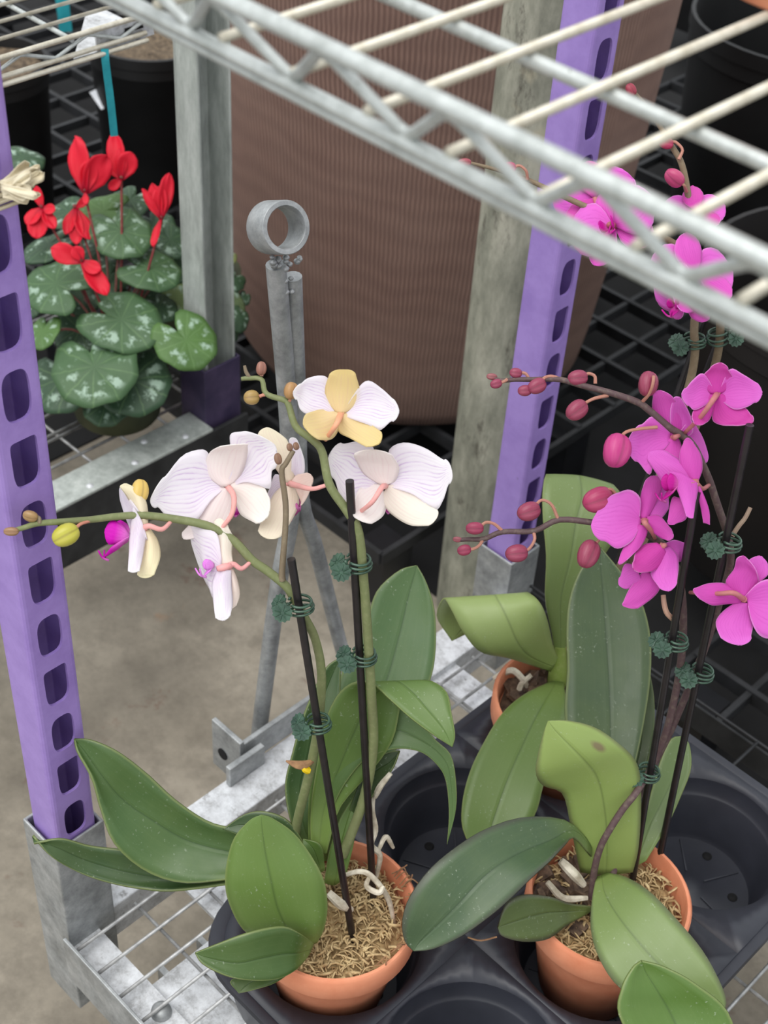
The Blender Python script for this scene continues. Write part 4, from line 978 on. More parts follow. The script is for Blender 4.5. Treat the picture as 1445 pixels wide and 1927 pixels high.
s4 = tube('flower_spike', PP((1150,1660,1.045),(1175,1560,1.04),(1230,1440,1.025),(1262,1375,1.012),(1290,1310,1.0),(1312,1255,.988),(1330,1210,.978),(1352,1140,.962),(1370,1080,.950),(1375,1045,.942),(1368,1005,.934),(1360,980,.928),(1348,945,.920),(1336,908,.913),(1322,875,.906),(1305,840,.900),(1285,820,.896),(1258,803,.894),(1219,770,.892),(1198,756,.892),(1148,739,.893),(1094,725,.895),(1053,714,.897),(1003,714,.900),(970,714,.902),(945,716,.903),(924,710,.904)),
  [.0026,.0026,.0026,.0026,.0026,.0025,.0024,.0023,.0022,.0019,.0016,.0012], 'stem', mo, 9, 96, color=PB)
tube('cut_stalk', PP((1378,1008,.934),(1390,990,.932),(1402,975,.931),(1412,955,.930)), [.0016,.0015,.0014], 'stem', s4, 7, 8, color=S(150,128,110))
MBc = S(164,48,92); MBd = S(140,52,80); ST = S(176,122,106)
def mbud(par, u, v, d, r, ax, st, col=None, el=1.2): bud(par, (u,v,d), r*d/F, ax, col or MBd, PP(*[(a,b,d+e) for a,b,e in st]) if st else None, ST, el)
mbud(mo, 1127,940,.913,24, camdir(-.9,-.3,.2), ((1173,982,.004),(1166,945,.0),(1152,922,-.002),(1140,922,-.002)), MBc)
mbud(mo, 996,962,.918,18, camdir(-.9,-.3,.2), ((1050,977,.002),(1038,950,0),(1020,941,0),(1008,950,0)))
mbud(mo, 973,1041,.920,17, camdir(-1,-.1,.2), ((1004,1001,.002),(1006,1015,0),(998,1030,0),(986,1040,0)))
mbud(mo, 1107,1041,.914,21, camdir(-.4,-.9,.2), ((1125,986,.003),(1132,1003,0),(1127,1016,0),(1118,1026,0)), None, 1.25)
mbud(mo, 894,994,.924,12, camdir(-1,0,.1), ((945,999,.001),(930,986,0),(915,983,0),(906,989,0)), S(150,50,82), 1.35)
mbud(mo, 874,1035,.926,10.5, camdir(-1,-.2,.1), ((908,1016,.001),(902,1026,0),(893,1032,0),(884,1034,0)), S(150,50,82))
mbud(mo, 861,1015,.928,5.5, camdir(-1,.1,0), None, S(150,80,90), 1.5)
mbud(mo, 1160,846,.885,27, camdir(-.25,-1,.2), ((1236,804,.006),(1205,807,.002),(1180,812,0),(1168,822,0)), S(184,52,122), 1.15)
mbud(mo, 1086,771,.890,18, camdir(-.8,-.6,.2), ((1144,744,.004),(1118,750,0),(1102,758,0),(1094,764,0)))
mbud(mo, 1219,721,.888,19, camdir(-.2,-1,.2), ((1208,757,.004),(1221,742,-.004),(1228,724,-.008),(1230,708,-.006)), None, 1.2)
mbud(mo, 1088,711,.896,15, camdir(-1,-.1,.1), ((1120,722,.0),(1119,708,0),(1108,703,0),(1100,707,0)))
mbud(mo, 1011,726,.897,14.5, camdir(-1,-.5,.2), ((1053,713,.001),(1038,708,0),(1026,710,0),(1019,717,0)))
mbud(mo, 988,735,.898,10.5, camdir(-1,-.1,.1), None); mbud(mo, 971,702,.902,9.5, camdir(-1,.1,.1), ((995,713,.0),(990,704,0),(982,701,0)))
mbud(mo, 934,722,.902,9, camdir(-1,-.3,.1), ((955,714,.0),(948,718,0),(942,720,0))); mbud(mo, 926,709,.904,6.5, camdir(-1,.1,.1), None, S(140,80,84), 1.5)
MG = {'sep': S(222,88,186), 'pet': S(230,108,214), 'ped': S(182,110,112), 'lip': S(190,20,140)}
MG2 = {'sep': S(232,104,208), 'pet': S(236,118,220), 'ped': S(182,110,112), 'lip': S(196,22,150)}
O3, Z3 = (847,621), 2.416
PA, PC, PD = S(228,116,214), S(222,98,196), S(212,80,172)
flower_m(mo, O3, Z3, (1212,292), .880, camdir(.1,-.3,-1), up0, 'mag', [
 ('petal', PA, 0, -.004, -.003, [((1200,285),(1198,295),(1195,305)), ((1150,215),(1145,270),(1150,330)), ((1105,230),(1105,290),(1110,360)), ((1076,262),(1074,295),(1088,345))]),
 ('petal', PA, 0, -.004, -.003, [((1222,288),(1222,297),(1222,305)), ((1275,200),(1290,270),(1290,340)), ((1330,205),(1345,270),(1350,345)), ((1385,237),(1388,280),(1380,330))]),
 ('sepal', PD, -.002, -.006, .003, [((1195,290),(1210,292),(1225,288)), ((1155,250),(1210,240),(1270,255)), ((1150,210),(1215,200),(1282,215)), ((1180,178),(1222,173),(1264,183))]),
 ('sepal', PD, -.002, -.007, .003, [((1200,292),(1205,300),(1210,310)), ((1150,320),(1165,350),(1195,360)), ((1110,360),(1130,390),(1175,410)), ((1100,390),(1120,415),(1155,425))]),
 ('sepal', PD, -.002, -.007, .003, [((1225,295),(1215,305),(1210,315)), ((1290,330),(1260,370),(1200,400)), ((1345,360),(1310,405),(1230,430)), ((1364,383),(1345,415),(1285,433))])],
 PP((1342,752,.868),(1318,785,.875),(1288,815,.895)), MG)
flower_m(mo, O3, Z3, (1015,490), .896, camdir(-.35,-.1,-1), up0, 'mag', [
 ('petal', PA, .002, -.004, -.003, [((1020,480),(1035,480),(1050,485)), ((1012,380),(1055,400),(1092,450)), ((1012,325),(1050,342),(1094,405))]),
 ('petal', PA, .002, .008, -.003, [((1050,480),(1060,490),(1065,500)), ((1095,430),(1105,490),(1110,550)), ((1135,470),(1150,545),(1150,595))]),
 ('sepal', PC, 0, -.006, .003, [((1000,485),(1015,490),(1035,485)), ((940,410),(1000,410),(1065,420)), ((920,350),(985,350),(1050,365)), ((923,305),(962,298),(1012,308))]),
 ('petal', PA, 0, -.004, -.003, [((1000,500),(1000,490),(1000,480)), ((930,570),(925,490),(950,440)), ((905,650),(870,520),(915,400)), ((858,600),(845,520),(875,430))]),
 ('sepal', PC, -.001, -.006, .003, [((1000,492),(1012,495),(1025,492)), ((960,530),(1005,540),(1045,530)), ((965,600),(1008,610),(1045,600))])],
 PP((1272,822,.892),(1280,818,.896)), MG2)
flower_m(mo, O3, Z3, (1112,692), .884, camdir(-1,-.15,.2), up0, 'mag', [
 ('petal', PA, .001, .008, .003, [((1095,692),(1100,682),(1100,670)), ((1000,697),(1030,640),(1050,610)), ((940,650),(970,600),(1030,585)), ((905,600),(930,570),(980,553))]),
 ('sepal', PC, 0, .004, .003, [((1100,685),(1112,690),(1122,685)), ((1055,620),(1100,620),(1140,630)), ((1045,560),(1090,560),(1138,570)), ((1060,515),(1082,505),(1108,518))]),
 ('sepal', PC, .001, .004, .002, [((1090,720),(1095,735),(1098,750)), ((1050,765),(1065,790),(1080,815)), ((1010,765),(1030,820),(1068,860)), ((990,860),(1000,872),(1025,880))]),
 ('sepal', PC, 0, .006, .002, [((1115,700),(1125,702),(1132,710)), ((1138,790),(1155,790),(1172,810)), ((1150,870),(1165,870),(1180,880))]),
 ('petal', PA, -.003, -.012, .003, [((1024,648),(1052,652),(1085,672)), ((1030,700),(1070,710),(1112,730)), ((1050,770),(1085,780),(1112,790)), ((1072,840),(1090,845),(1105,850))])],
 PP((1312,912,.885),(1322,920,.894),(1335,912,.913)), MG2, (1040,700), .9)
flower_m(mo, O3, Z3, (882,868), .904, camdir(-.3,.05,-1), up0, 'mag', [
 ('petal', PA, 0, .002, -.003, [((865,882),(868,870),(865,860)), ((820,940),(800,870),(850,790)), ((760,988),(750,880),(815,735)), ((710,960),(715,880),(765,745))]),
 ('petal', PA, .002, .006, -.002, [((890,862),(900,860),(905,868)), ((910,780),(935,810),(950,850)), ((950,710),(965,770),(985,820))]),
 ('sepal', PC, 0, -.004, .003, [((870,855),(880,862),(890,858)), ((865,800),(900,800),(925,800)), ((870,740),(910,740),(962,720)), ((882,700),(915,690),(968,685))]),
 ('sepal', PC, -.001, -.004, .003, [((895,858),(895,870),(895,885)), ((950,850),(955,895),(950,935)), ((1000,900),(1000,930),(985,955))]),
 ('sepal', PC, -.002, -.006, .003, [((865,885),(875,888),(890,885)), ((815,950),(850,955),(885,940)), ((780,1010),(820,1010),(860,990)), ((765,1052),(782,1055),(808,1040))])],
 PP((1214,985,.898),(1226,1000,.905),(1232,1013,.918)), MG2)
flower_m(mo, O3, Z3, (962,985), .906, camdir(-.34,-.85,-.42), camdir(-.1,.1,1), 'mag', [
 ('petal', PA, .006, .012, -.002, [((975,990),(985,1000),(990,1012)), ((1020,965),(1030,1000),(1030,1040)), ((1060,968),(1062,990),(1045,1050))]),
 ('petal', PA, .006, .010, .002, [((850,1090),(860,1110),(868,1130)), ((800,1080),(820,1130),(850,1160)), ((775,1120),(785,1150),(808,1175))]),
 ('sepal', PC, .004, .008, .003, [((900,1100),(925,1110),(940,1120)), ((860,1130),(900,1170),(945,1175)), ((815,1180),(860,1210),(920,1215)), ((787,1238),(818,1245),(860,1260))]),
 ('petal', PA, 0, -.004, .004, [((962,985),(975,990),(985,988)), ((945,1050),(990,1050),(1022,1030)), ((915,1110),(975,1110),(1034,1085)), ((948,1165),(990,1160),(1030,1140))]),
 ('sepal', PD, -.002, -.010, .005, [((950,975),(965,985),(975,1000)), ((890,980),(930,1020),(955,1060)), ((845,1010),(880,1060),(920,1095)), ((835,1050),(845,1080),(868,1102))])],
 PP((1250,1026,.905),(1252,1026,.921)), MG)
flower_m(mo, O3, Z3, (1335,1225), .916, camdir(.25,-.2,-1), up0, 'mag', [
 ('petal', PA, 0, -.004, -.003, [((1345,1222),(1350,1232),(1352,1242)), ((1400,1170),(1400,1240),(1375,1300)), ((1460,1140),(1460,1240),(1400,1370)), ((1520,1165),(1515,1250),(1440,1395))]),
 ('petal', PA, .003, .002, -.002, [((1360,1170),(1370,1160),(1385,1155)), ((1345,1085),(1385,1095),(1430,1110)), ((1355,1055),(1400,1055),(1442,1078))]),
 ('sepal', PC, -.001, -.007, .003, [((1325,1215),(1335,1220),(1345,1215)), ((1260,1150),(1315,1140),(1385,1165)), ((1290,1090),(1340,1090),(1400,1135)), ((1300,1052),(1338,1055),(1392,1100))]),
 ('sepal', PC, -.002, -.008, .004, [((1320,1215),(1325,1225),(1320,1235)), ((1250,1160),(1240,1200),(1250,1240)), ((1170,1155),(1170,1200),(1190,1250)), ((1120,1172),(1120,1190),(1140,1225))]),
 ('sepal', PA, -.001, -.008, .004, [((1320,1235),(1332,1240),(1345,1240)), ((1250,1280),(1300,1300),(1365,1290)), ((1210,1330),(1280,1350),(1372,1350)), ((1228,1390),(1300,1395),(1366,1388))])],
 PP((1380,1116,.905),(1350,1117,.912),(1298,1115,.936)), MG2)
K3 = ((1188,1668,1.068),(1311,925,.885)); K4 = ((1237,1632,1.078),(1411,800,.868))
stake(mo, *K3); stake(mo, *K4)
put_clip(mo, K3, 1208, .0030); put_clip(mo, K4, 1267, .0028, turn=.3); put_clip(mo, K4, 1022, .0026); put_clip(mo, K3, 1455, -.0010, turn=1)
root(mo, PP((1055,1620,1.02),(1075,1640,1.02),(1098,1665,1.03)), .0036); root(mo, PP((1030,1660,1.03),(1060,1690,1.03),(1105,1690,1.035)), .0026)
tube('curved_stalk', PP((1248,1120,.935),(1250,1138,.934),(1256,1155,.937),(1272,1170,.946)), [.0016,.0018,.0019], 'stem', s3, 7, 10, color=S(190,150,130))
tube('fine_root', PP((880,1764,.99),(905,1770,.99),(935,1763,.99)), .0006, 'dry', mo, 5, 8)

# ================================================================== orchid at the back of the tray
bo = empty('potted_orchid', (-0.417, 0.698, 0.008), 'rear moth orchid with broad pale green leaves and tall magenta spikes behind', 'orchid')
BC = V(-0.417, 0.698, 0.008)
t2 = pot_with_fill(bo, BC, .0600, .038, .112, 12, 'bark'); bark_chips(bo, BC, .048, t2, 60, 9)
leaf(bo, [((1110,1000),)*3, ((1060,930),(1100,930),(1140,935)), ((1030,893),(1090,895),(1150,911)), ((1021,925),(1095,935),(1178,950)), ((1022,980),(1083,985),(1165,1000)), ((1028,1050),(1072,1055),(1130,1055)), ((1026,1130),(1055,1130),(1080,1130)), ((1040,1200),(1055,1210),(1066,1205)), ((1046,1262),(1052,1265),(1058,1262))],
   (1.24,1.20,1.165,1.15,1.145,1.15,1.165,1.185,1.205), S(120,146,84), .004)
leaf(bo, [((850,1205),)*3, ((822,1160),(890,1160),(960,1150)), ((834,1127),(925,1122),(985,1118)), ((848,1145),(938,1132),(1000,1120)), ((872,1190),(955,1165),(1018,1138)), ((905,1226),(975,1210),(1030,1170)), ((960,1238),(1000,1236),(1040,1215)), ((1040,1264),(1048,1257),(1053,1247))],
   (1.20,1.185,1.15,1.135,1.13,1.14,1.165,1.20), S(158,184,108), -.004)
leaf(bo, [((905,1625),)*3, ((872,1565),(920,1570),(975,1580)), ((870,1510),(938,1515),(1008,1530)), ((885,1450),(958,1460),(1022,1480)), ((912,1394),(980,1410),(1040,1425)), ((945,1342),(1003,1360),(1058,1380)), ((985,1308),(1025,1320),(1065,1330)), ((1035,1284),(1048,1282),(1060,1285))],
   (1.08,1.085,1.09,1.10,1.115,1.135,1.16,1.20), S(104,136,66), .004)
root(bo, PP((930,1276,1.21),(945,1268,1.205),(965,1262,1.2),(985,1280,1.2),(995,1300,1.205)), .0028); root(bo, PP((1000,1270,1.2),(980,1290,1.2),(975,1320,1.2)), .0026)
tube('leaf_base', PP((1048,1300,1.215),(1050,1270,1.205),(1054,1215,1.19)), [.008,.0085,.005], 'stem', bo, 10, 10, color=S(126,146,70))
PG = S(124,108,86)
s5 = tube('flower_spike', PP((1052,1272,1.21),(1120,1150,1.17),(1200,1000,1.12),(1265,830,1.07),(1298,720,1.045),(1308,660,1.03),(1306,620,1.02),(1312,540,1.01),(1308,450,1.0),(1296,375,.995),(1283,310,.99),(1262,272,.99),(1232,222,.99),(1208,190,.99),(1188,168,.99)),
  [.0034,.0033,.0032,.0031,.0030,.0028,.0024,.0020,.0015,.0010], 'stem', bo, 9, 70, color=PG)
s6 = tube('flower_spike', PP((1060,1272,1.212),(1150,1130,1.17),(1240,960,1.12),(1310,800,1.075),(1342,700,1.05),(1354,640,1.03),(1352,580,1.015),(1325,510,1.0),(1270,460,.99),(1190,425,.985),(1105,390,.985),(1040,360,.985),(985,335,.985),(930,318,.985),(875,304,.985)),
  [.0034,.0033,.0032,.0031,.0030,.0028,.0024,.0019,.0015,.0010], 'stem', bo, 9, 70, color=PG)
mbud(bo, 1270,335,.98,16, camdir(-.7,.5,.2), ((1292,360,.01),(1288,350,0),(1282,345,0)), S(176,60,106)); mbud(bo, 1254,270,.985,11, camdir(-.9,.1,.2), ((1277,300,.0),(1284,282,0),(1272,268,0),(1264,267,0)), S(170,46,86))
mbud(bo, 1187,170,.985,10, camdir(-.5,1,.2), None, S(140,40,60)); mbud(bo, 1232,214,.99,7, camdir(.5,1,.2), None, S(150,60,60))
mbud(bo, 958,316,.98,11, camdir(-.9,-.1,.2), ((992,338,.003),(990,322,0),(978,312,0),(968,314,0)), S(170,60,100)); mbud(bo, 875,306,.985,8, camdir(-1,0,0), None, S(150,70,80), 1.5)
flower(bo, P(1155,425,.970), camdir(-.55,.05,.75), camdir(-.35,1,0), 84*.970/F, 'mag', PP((1165,425,.982),(1180,424,.985)), MG2, ang=(0,128,-130,76,-76))
flower(bo, P(1120,375,.99), camdir(.2,-.1,-1), camdir(-.2,1,0), 74*.99/F, 'mag', PP((1122,385,.985),(1110,392,.985)), MG)
flower(bo, P(1305,520,.960), camdir(-.35,-.15,-1), camdir(-.05,1,0), 84*.960/F, 'mag', PP((1320,530,.975),(1330,520,1.0)), MG2, ang=(10,150,-120,74,-82))
flower(bo, P(1285,560,.955), camdir(-.8,-.35,.45), camdir(-.1,1,.3), 66*.955/F, 'mag', PP((1300,560,.965),(1310,555,1.01)), MG2)
flower(bo, P(1305,400,.99), camdir(.1,-.5,-1), camdir(0,1,0), 56*.99/F, 'mag', None, MG)
q5 = P(1307,642,1.03); clip(bo, q5, (P(1308,600,1.02)-q5), side=camdir(-1,.1,.3)); q5 = P(1351,632,1.028); clip(bo, q5, (P(1352,600,1.02)-q5), side=camdir(1,.1,.3))
K5 = ((1080,1290,1.21),(1325,600,1.035)); K6 = ((1100,1292,1.215),(1372,590,1.04))
stake(bo, *K5); stake(bo, *K6)

# ================================================================== orchid leaning in from the lower right corner
fo = empty('potted_orchid', (-0.105, 0.475, 0.004), 'orchid at the lower right corner, only one broad leaf tip in view', 'orchid')
FC = V(-0.105, 0.475, 0.004)
pot_with_fill(fo, FC, .0600, .038, .112, 21)
fb = [FC + V(-.006,0,.112)]
def wrow(a, b, c): return (Vector(a), Vector(b), Vector(c))
base_ = FC + V(0,0,.108)
rows = [(P(1207,1808,.90),)*3, (P(1190,1822,.897),P(1215,1830,.902),P(1250,1820,.898)), (P(1170,1860,.894),P(1237,1865,.902),P(1310,1853,.896)), (P(1168,1920,.894),P(1265,1915,.904),P(1375,1915,.897))]
mid_ = P(1265,1915,.904).lerp(base_, .5) + V(0,0,.012); sd_ = V(.6,.55,0)*.030
rows += [(mid_ - sd_, mid_, mid_ + sd_), (base_ - sd_*.35, base_, base_ + sd_*.35)]
loft('leaf', rows, 'leaf', fo, S(84,124,44))
for ang_, L, up_ in ((-.3,.13,.05),(-1.0,.14,.05),(-1.8,.12,.05)):
    d_ = V(math.cos(ang_), math.sin(ang_), 0); s_ = V(-d_.y, d_.x, 0)
    rows = []
    for t, w_ in ((1,.001),(.9,.016),(.65,.028),(.35,.026),(.12,.014),(0,.008)):
        q = base_ + d_*L*t + V(0,0,up_*math.sin(t*2.0)); rows.append((q - s_*w_ + V(0,0,.004), q, q + s_*w_ + V(0,0,.004)))
    loft('leaf', rows, 'leaf', fo, S(74,110,50), nl=16)
# ================================================================== cyclamen
n = NT('cyclamen_leaf'); uv = n.coord('UV'); oc = objcol(n); co = n.coord()
sp_ = n.sep(uv); px_ = n.math('SUBTRACT', sp_[0], .5); py_ = n.math('SUBTRACT', sp_[1], .5)
rad = n.math('MULTIPLY', n.math('SQRT', n.math('ADD', n.math('MULTIPLY', px_, px_), n.math('MULTIPLY', py_, py_))), 2.0)
an = n.math('MULTIPLY', n.math('ARCTAN2', px_, py_), 9/6.2832)
vein = n.math('ABSOLUTE', n.math('SUBTRACT', n.math('FRACT', n.math('ADD', an, n.math('MULTIPLY', n.noise(co, 45, 3), .5))), .5))
c = n.mix(n.ramp(n.noise(co, 40, 4), [(0.3, 0.0), (0.7, 0.6)]), oc, n.mix(0.5, oc, S(30,54,34)))
blot = n.math('MULTIPLY', n.ramp(rad, [(0.38, 0.0), (0.52, 1.0), (0.72, 1.0), (0.88, 0.0)]), n.ramp(n.math('ADD', n.noise(co, 62, 4, .7), n.math('MULTIPLY', vein, .28)), [(0.60, 0.0), (0.68, 0.85)]))
c = n.mix(blot, c, S(158,182,164))
c = n.mix(n.math('MULTIPLY', n.ramp(vein, [(0.0, 0.75), (0.05, 0.0)]), n.ramp(rad, [(0.1, 1.0), (0.8, 0.4)])), c, S(120,152,100))
n.done(c, 0.5, 0, 0.4); translucent(n, c, .06)
n = NT('cyclamen_petal'); uv = n.coord('UV'); su = n.sep(uv)
c = n.ramp(su[1], [(0.0, S(170,8,44)), (0.35, S(214,18,44)), (1.0, S(226,32,58))]); n.done(c, .5, 0, .3); translucent(n, c, .2)
def cyc_leaf(par, c, nrm, R, col, notch, ell=1.0, cup=.12):
    nn = nrm.normalized(); e1 = (camdir(math.cos(notch), math.sin(notch), 0)); e1 = (e1 - nn*e1.dot(nn)).normalized(); e2 = nn.cross(e1)
    vs = [c]; uv = [(.5,.5)]; fs = []; n = 36; m_ = 7; sd = random.random()*9
    for i in range(1, m_+1):
        for k in range(n):
            a = 2*math.pi*k/n; aa = min(a, 2*math.pi-a)
            rr = R*(1 - .62*math.exp(-(aa/.22)**2) + .10*math.exp(-((aa-.62)/.35)**2) + .025*math.sin(9*a+sd))
            t = i/m_; h = -cup*R*(t*t) + .05*R*math.sin(4*a+sd)*t*t + .02*R*t - .03*R*math.cos(9*a)*t*(1-t)
            vs.append(c + e1*math.cos(a)*rr*t + e2*math.sin(a)*rr*t*ell + nn*h); uv.append((.5+.5*t*math.cos(a), .5+.5*t*math.sin(a)))
    for k in range(n): fs.append((0, 1+k, 1+(k+1)%n))
    for i in range(m_-1):
        for k in range(n): fs.append((1+i*n+k, 1+(i+1)*n+k, 1+(i+1)*n+(k+1)%n, 1+i*n+(k+1)%n))
    return obj('leaf', vs, fs, 'cyclamen_leaf', par, uvs=uv, color=col, solid=.0012)
CG = S(68,98,62); CG2 = S(54,80,56); CG3 = S(82,116,58)
cy = empty('potted_cyclamen', onax(222,775,2,0.0)*1, 'red flowering cyclamen with silver-marked leaves on the rear cart', 'cyclamen')
cyo = ORG[cy]
MB().lathe([(0,0),(.046,0),(.048,.003),(.058,.066),(.061,.067),(.062,.084),(.058,.084),(.055,.07),(0,.072)], cyo + V(0,0,.0005), 40).obj('pot', 'pot_green', cy, auto=40)
for (u, v, r, d, nx, ny, nz, col, no, el) in (
  (178,690,74,1.495,-.05,.45,.9,CG,1.9,.95),(228,602,70,1.515,.05,.5,.85,CG,2.6,.85),(105,535,62,1.525,-.2,.5,.8,CG,-.6,.9),(283,505,52,1.545,.2,.6,.8,CG,2.9,.9),
  (228,435,58,1.55,.1,.55,.85,CG,1.9,.85),(350,640,53,1.515,.3,.35,.9,CG3,2.2,1.0),(248,715,64,1.525,.1,.4,.9,CG2,1.6,1.0),(195,398,46,1.575,-.1,.5,.8,CG3,.3,.9),(245,378,42,1.60,.1,.6,.75,CG2,1.2,.8),
  (92,460,52,1.57,-.2,.7,.7,CG2,.9,.7),(80,625,32,1.52,-.4,.4,.8,CG3,1.5,1),(320,452,36,1.60,.3,.5,.8,CG2,2,.9),(118,712,62,1.545,-.3,.4,.9,CG2,2,1),(300,580,30,1.57,.2,.5,.8,CG2,2,1),(205,520,34,1.575,0,.5,.8,CG2,1,1),(335,560,34,1.59,.3,.4,.8,S(120,140,84),1,.8),(150,620,45,1.56,0,.4,.9,CG2,1,1),(280,655,40,1.56,.2,.4,.9,CG2,1,1),(60,560,40,1.58,-.3,.5,.8,CG2,1,1),(190,470,40,1.60,0,.5,.8,CG2,1,1),(290,420,34,1.62,.1,.6,.8,CG2,2,1),(130,400,38,1.63,-.1,.6,.8,CG2,1,1),(330,500,36,1.61,.2,.5,.8,CG2,2,1),(150,555,40,1.58,0,.5,.8,CG2,1,1),(260,560,40,1.585,0,.5,.8,CG2,2,1),(200,760,40,1.54,0,.4,.9,CG2,1,1)):
    cl = cyc_leaf(cy, P(u,v,d), camdir(nx,ny,nz), r*1.16*d/F, col, no, el)
    base = cyo + V(0,0,.075) + (P(u,v,d)-cyo)*.15
    tube('leaf_stalk', [base, (base+P(u,v,d))/2 + V(0,0,.012), P(u,v,d) - RF*-.001 - camdir(nx,ny,nz)*.002], .0014, 'stem', cl, 6, 8, color=S(120,72,66))
def cyc_flower(par, u, v, d, petals, foot):
    c = P(u,v,d); mb = MB(); mb.tube(catmull([c + V(0,0,.002), c + V(0,0,-.004), foot.lerp(c,.5)+V(.004,0,.01), foot], 12), [.0022,.0015,.0013,.0013], 7)
    f = mb.obj('flower', 'stem', par, color=S(120,40,44))
    for (pu, pv, W, tw) in petals:
        e = P(pu,pv,d-.004); a = (e-c); L = a.length; a.normalize(); nn = (camdir(tw,.1,1)); nn = (nn - a*nn.dot(a)).normalized(); b = nn.cross(a)
        vs, fs, uv = blade(c, a, b, nn, L, W*d/F, [(0,.25),(.15,.5),(.4,.9),(.62,1),(.82,.82),(.94,.45),(1,.05)], .10*tw, .25, .10, pu*.1)
        obj('petal', vs, fs, 'cyclamen_petal', f, uvs=uv, solid=.0008)
ft = cyo + V(0,0,.08)
cyc_flower(cy, 160,362, 1.53, ((140,256,24,-.5),(200,292,26,.6),(172,300,18,.2),(162,385,6,0)), ft)
cyc_flower(cy, 228,338, 1.545, ((212,250,18,-.3),(246,286,20,.5),(196,308,7,0),(205,356,10,.4),(225,280,14,0)), ft+V(.01,0,0))
cyc_flower(cy, 303,412, 1.53, ((318,326,15,.4),(285,345,14,-.3),(266,356,9,-.6),(285,462,9,-.6),(300,350,15,0)), ft+V(.01,.01,0))
cyc_flower(cy, 80,392, 1.545, ((66,350,11,-.4),(48,420,16,-.5),(104,396,11,.4),(66,448,20,0),(102,432,13,.5)), ft+V(-.01,0,0))
cyc_flower(cy, 142,392, 1.56, ((122,440,14,-.4),(168,452,16,.4),(145,460,15,0),(168,372,8,.5)), ft)
cyc_flower(cy, 155,492, 1.50, ((96,466,20,-.4),(202,556,19,.4),(140,464,13,0),(188,512,14,.3)), ft)
# a second cyclamen behind the grey post, and one behind the left purple post
cb = empty('potted_cyclamen', onax(415,640,2,0.0) + V(-.04,-.005,0), 'half hidden cyclamen leaves just behind the grey cart post', 'cyclamen')
o_ = ORG[cb]
MB().lathe([(0,0),(.042,0),(.052,.066),(.055,.067),(.056,.08),(.052,.08),(0,.07)], o_ + V(0,0,.0005), 32).obj('pot', 'pot_green', cb, auto=40)
for (u, v, r, d, nx, ny, nz, col, no) in ((440,525,30,1.69,.4,.5,.7,CG2,1),(438,570,36,1.68,.5,.1,.8,S(104,122,84),2),(452,600,28,1.67,.6,.2,.7,CG2,1),(400,540,40,1.73,0,.5,.8,CG2,2),(395,600,40,1.72,0,.4,.8,CG2,2),(432,482,19,1.70,.4,.4,.7,S(150,160,96),1),(425,620,30,1.69,.3,.1,.9,CG2,2),(462,560,16,1.70,.6,.3,.7,CG2,1)):
    cl = cyc_leaf(cb, P(u,v,d), camdir(nx,ny,nz), r*d/F, col, no, .8, .3); tube('leaf_stalk', [P(u,v,d)-camdir(nx,ny,nz)*.002, (o_+V(0,0,.07)).lerp(P(u,v,d),.5)+V(0,0,.01), o_+V(0,0,.07)], .0013, 'stem', cl, 6, 8, color=S(120,80,70))
cl_ = empty('potted_cyclamen', P(-40,520,1.75)*1, 'cyclamen behind the left purple post showing one dark leaf', 'cyclamen')
cl_.location.z = 0; ORG[cl_].z = 0; o_ = ORG[cl_]
MB().lathe([(0,0),(.042,0),(.052,.066),(.055,.067),(.056,.08),(.052,.08),(0,.07)], o_ + V(0,0,.0005), 32).obj('pot', 'pot_green', cl_, auto=40)
for (u, v, r, d, nx, ny, nz, col, no) in ((42,295,44,1.66,.1,.6,.7,CG2,2.6),(10,330,50,1.68,-.1,.6,.7,CG2,1),(-40,300,50,1.68,0,.6,.7,CG2,1),(-30,380,50,1.66,0,.6,.7,CG,1)):
    l_ = cyc_leaf(cl_, P(u,v,d), camdir(nx,ny,nz), r*d/F, col, no, .8, .2); tube('leaf_stalk', [P(u,v,d)-camdir(nx,ny,nz)*.002, (o_+V(0,0,.07)).lerp(P(u,v,d),.5)+V(0,0,.01), o_+V(0,0,.07)], .0013, 'stem', l_, 6, 8, color=S(120,80,70))

# ================================================================== black nursery pots and labels behind
def pot_at(u, v, z, rt, rb, h, mat, label): return nursery_pot(onax(u, v, 2, z), rt, rb, h, mat, label)
ppc = V(-1.62, 1.22, -0.148)
q = onax(283, 66, 2, 0.10); q.z = -0.148
n1 = nursery_pot(q, .096, .080, .248, 'pot_black', 'tall black nursery pot behind the red cyclamen')
q2 = onax(-25, 110, 2, 0.10); q2.z = -0.148
nursery_pot(q2, .088, .072, .248, 'pot_black', 'black nursery pot at the top left edge behind the wire shelf')
# plant labels: strips of soft plastic hanging from the shelf or stuck in the soil
def strip(name, pts, w, mat, label, cat, loop=None):
    pts = catmull(pts, 10); vs = []; fs = []
    for i, p_ in enumerate(pts):
        t = (pts[min(i+1,10)] - pts[max(i-1,0)]).normalized(); s_ = t.cross(camdir(.2,.1,1)).normalized()*w
        vs += [p_ - s_, p_ + s_]
        if i: fs.append((2*i-2, 2*i-1, 2*i+1, 2*i))
    o = obj(name, vs, fs, mat, org=pts[-1], smooth=False, solid=.0008); tag(o, label, cat); return o
strip('plant_label', [onax(197,92,0,-.9972), onax(199,120,0,-.9965), onax(208,190,0,-1.0), onax(215,256,0,-1.004)], .0034, 'teal_plastic', 'long teal plastic plant label hanging above the red cyclamen', 'label')
strip('plant_label', [onax(112,-30,2,.13), onax(118,10,2,.10), onax(124,60,2,.06)], .010, 'teal_plastic', 'short teal label under the wire shelf at the top left', 'label')
yq = q + V(.03, .068, 0)
strip('plant_label', [V(yq.x+.01,yq.y+.006,.165), V(yq.x,yq.y,.12), V(yq.x,yq.y,.075)], .0042, 'yellow_plastic', 'yellow plastic label beside the grey post at the top', 'label')
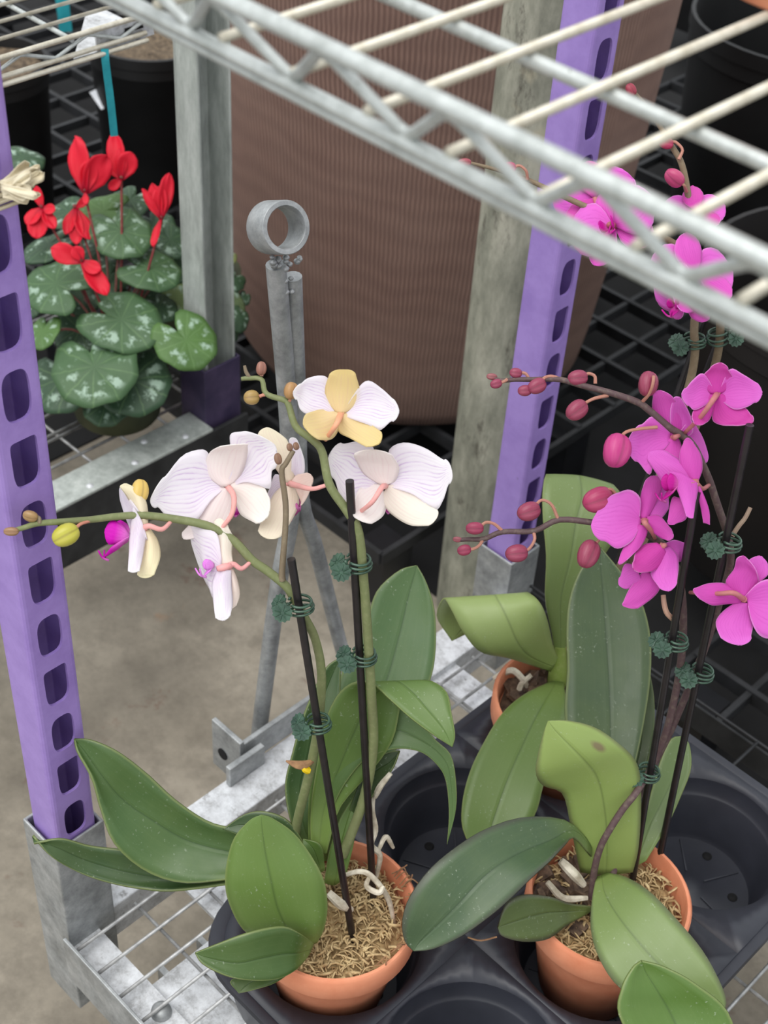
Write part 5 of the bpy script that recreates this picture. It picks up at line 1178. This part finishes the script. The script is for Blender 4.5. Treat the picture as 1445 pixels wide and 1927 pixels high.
e_ = P(186,187,1.0); 
d_ = ray(186,187); pz = 0.03; hit = onax(186,187,2,pz)
o_ = None
for k in range(200):                       # where the line of sight meets the pot wall
    p_ = CAM + d_*(1.6+.005*k); rr_ = .080 + (.096*.965-.080)*min(1,max(0,(p_.z+.148)/(.248*.86)))
    if (V(p_.x,p_.y,0)-V(q.x,q.y,0)).length < rr_+.002: o_ = p_; break
if o_ is None: o_ = V(q.x,q.y,.02) + V(.09,-.02,0)
ax_ = camdir(.55,-.8,0)*.016; ay_ = camdir(.75,.35,0)*.006
wl = obj('price_tag', [o_-ax_-ay_, o_-ax_+ay_, o_+ax_+ay_, o_+ax_-ay_], [(0,1,2,3)], 'white_plastic', org=o_, smooth=False, solid=.0006)
tag(wl, 'small white price tag stuck on the tall black pot beside the teal label', 'tag')
# big dark pots to the right behind
for (u, v, rt, h, mat, lab) in ((1470,1000,.17,.36,'pot_brown','big dark brown nursery pot behind the right hand orchid flowers'), (1420,420,.17,.34,'pot_black','big black nursery pot at the right under the wire shelf'), (1345,30,.15,.25,'pot_black','black nursery pot at the top right behind the brown planter')):
    c_ = onax(u, v, 2, -0.15); nursery_pot(c_, rt, rt*.82, h, mat, lab, soil=False)
# raffia tied round the left post
rf = empty('raffia_tie', V(-0.595, 0.3275, 0.64), 'dry cream raffia knot tied round the left purple post', 'tie')
def wrap(z, ex):
    a, b, c, d = -0.6115-ex, -0.578+ex, 0.3105-ex, 0.3445+ex
    return [V(a,c,z),V(b,c,z),V(b,d,z),V(a,d,z),V(a,c,z)]
mb = MB()
for k in range(7): mb.tube(wrap(.633+.0022*k+random.uniform(-.001,.001), .0012+.0006*(k%2)), .0013, 6)
mb.obj('wrap', 'raffia', rf)
kn = P(4,352,.70)
for k in range(15):
    e = P(random.uniform(45,78), random.uniform(306,392), random.uniform(.69,.71)); a = (e-kn); L = a.length; a.normalize(); b = camdir(-a.dot(RD)*-1, .8, .2); b = (b - a*b.dot(a)).normalized()
    vs, fs, uv = blade(kn + V(0,0,random.uniform(-.004,.004)), a, b, a.cross(b), L, random.uniform(.0012,.0034), [(0,.6),(.3,.7),(.7,1),(.92,1.0),(1,.3)], random.uniform(-.2,.2), .3, .25, k*2.2)
    obj('raffia_end', vs, fs, 'raffia', rf, uvs=uv, solid=.0004)
# groups of like things
for o in list(bpy.data.objects):
    k = o.name.split('.')[0]
    g = {'potted_orchid': 'potted moth orchids on the front cart', 'potted_cyclamen': 'potted cyclamen on the rear cart', 'nursery_pot': 'dark nursery pots standing behind', 'plastic_pallet': 'black plastic grid pallets on the floor', 'plant_label': 'plastic plant labels', 'wire_shelf': 'wire shelves of the carts', 'plant_cart': 'galvanized plant carts'}.get(k)
    if g and o.parent is None: o['group'] = g
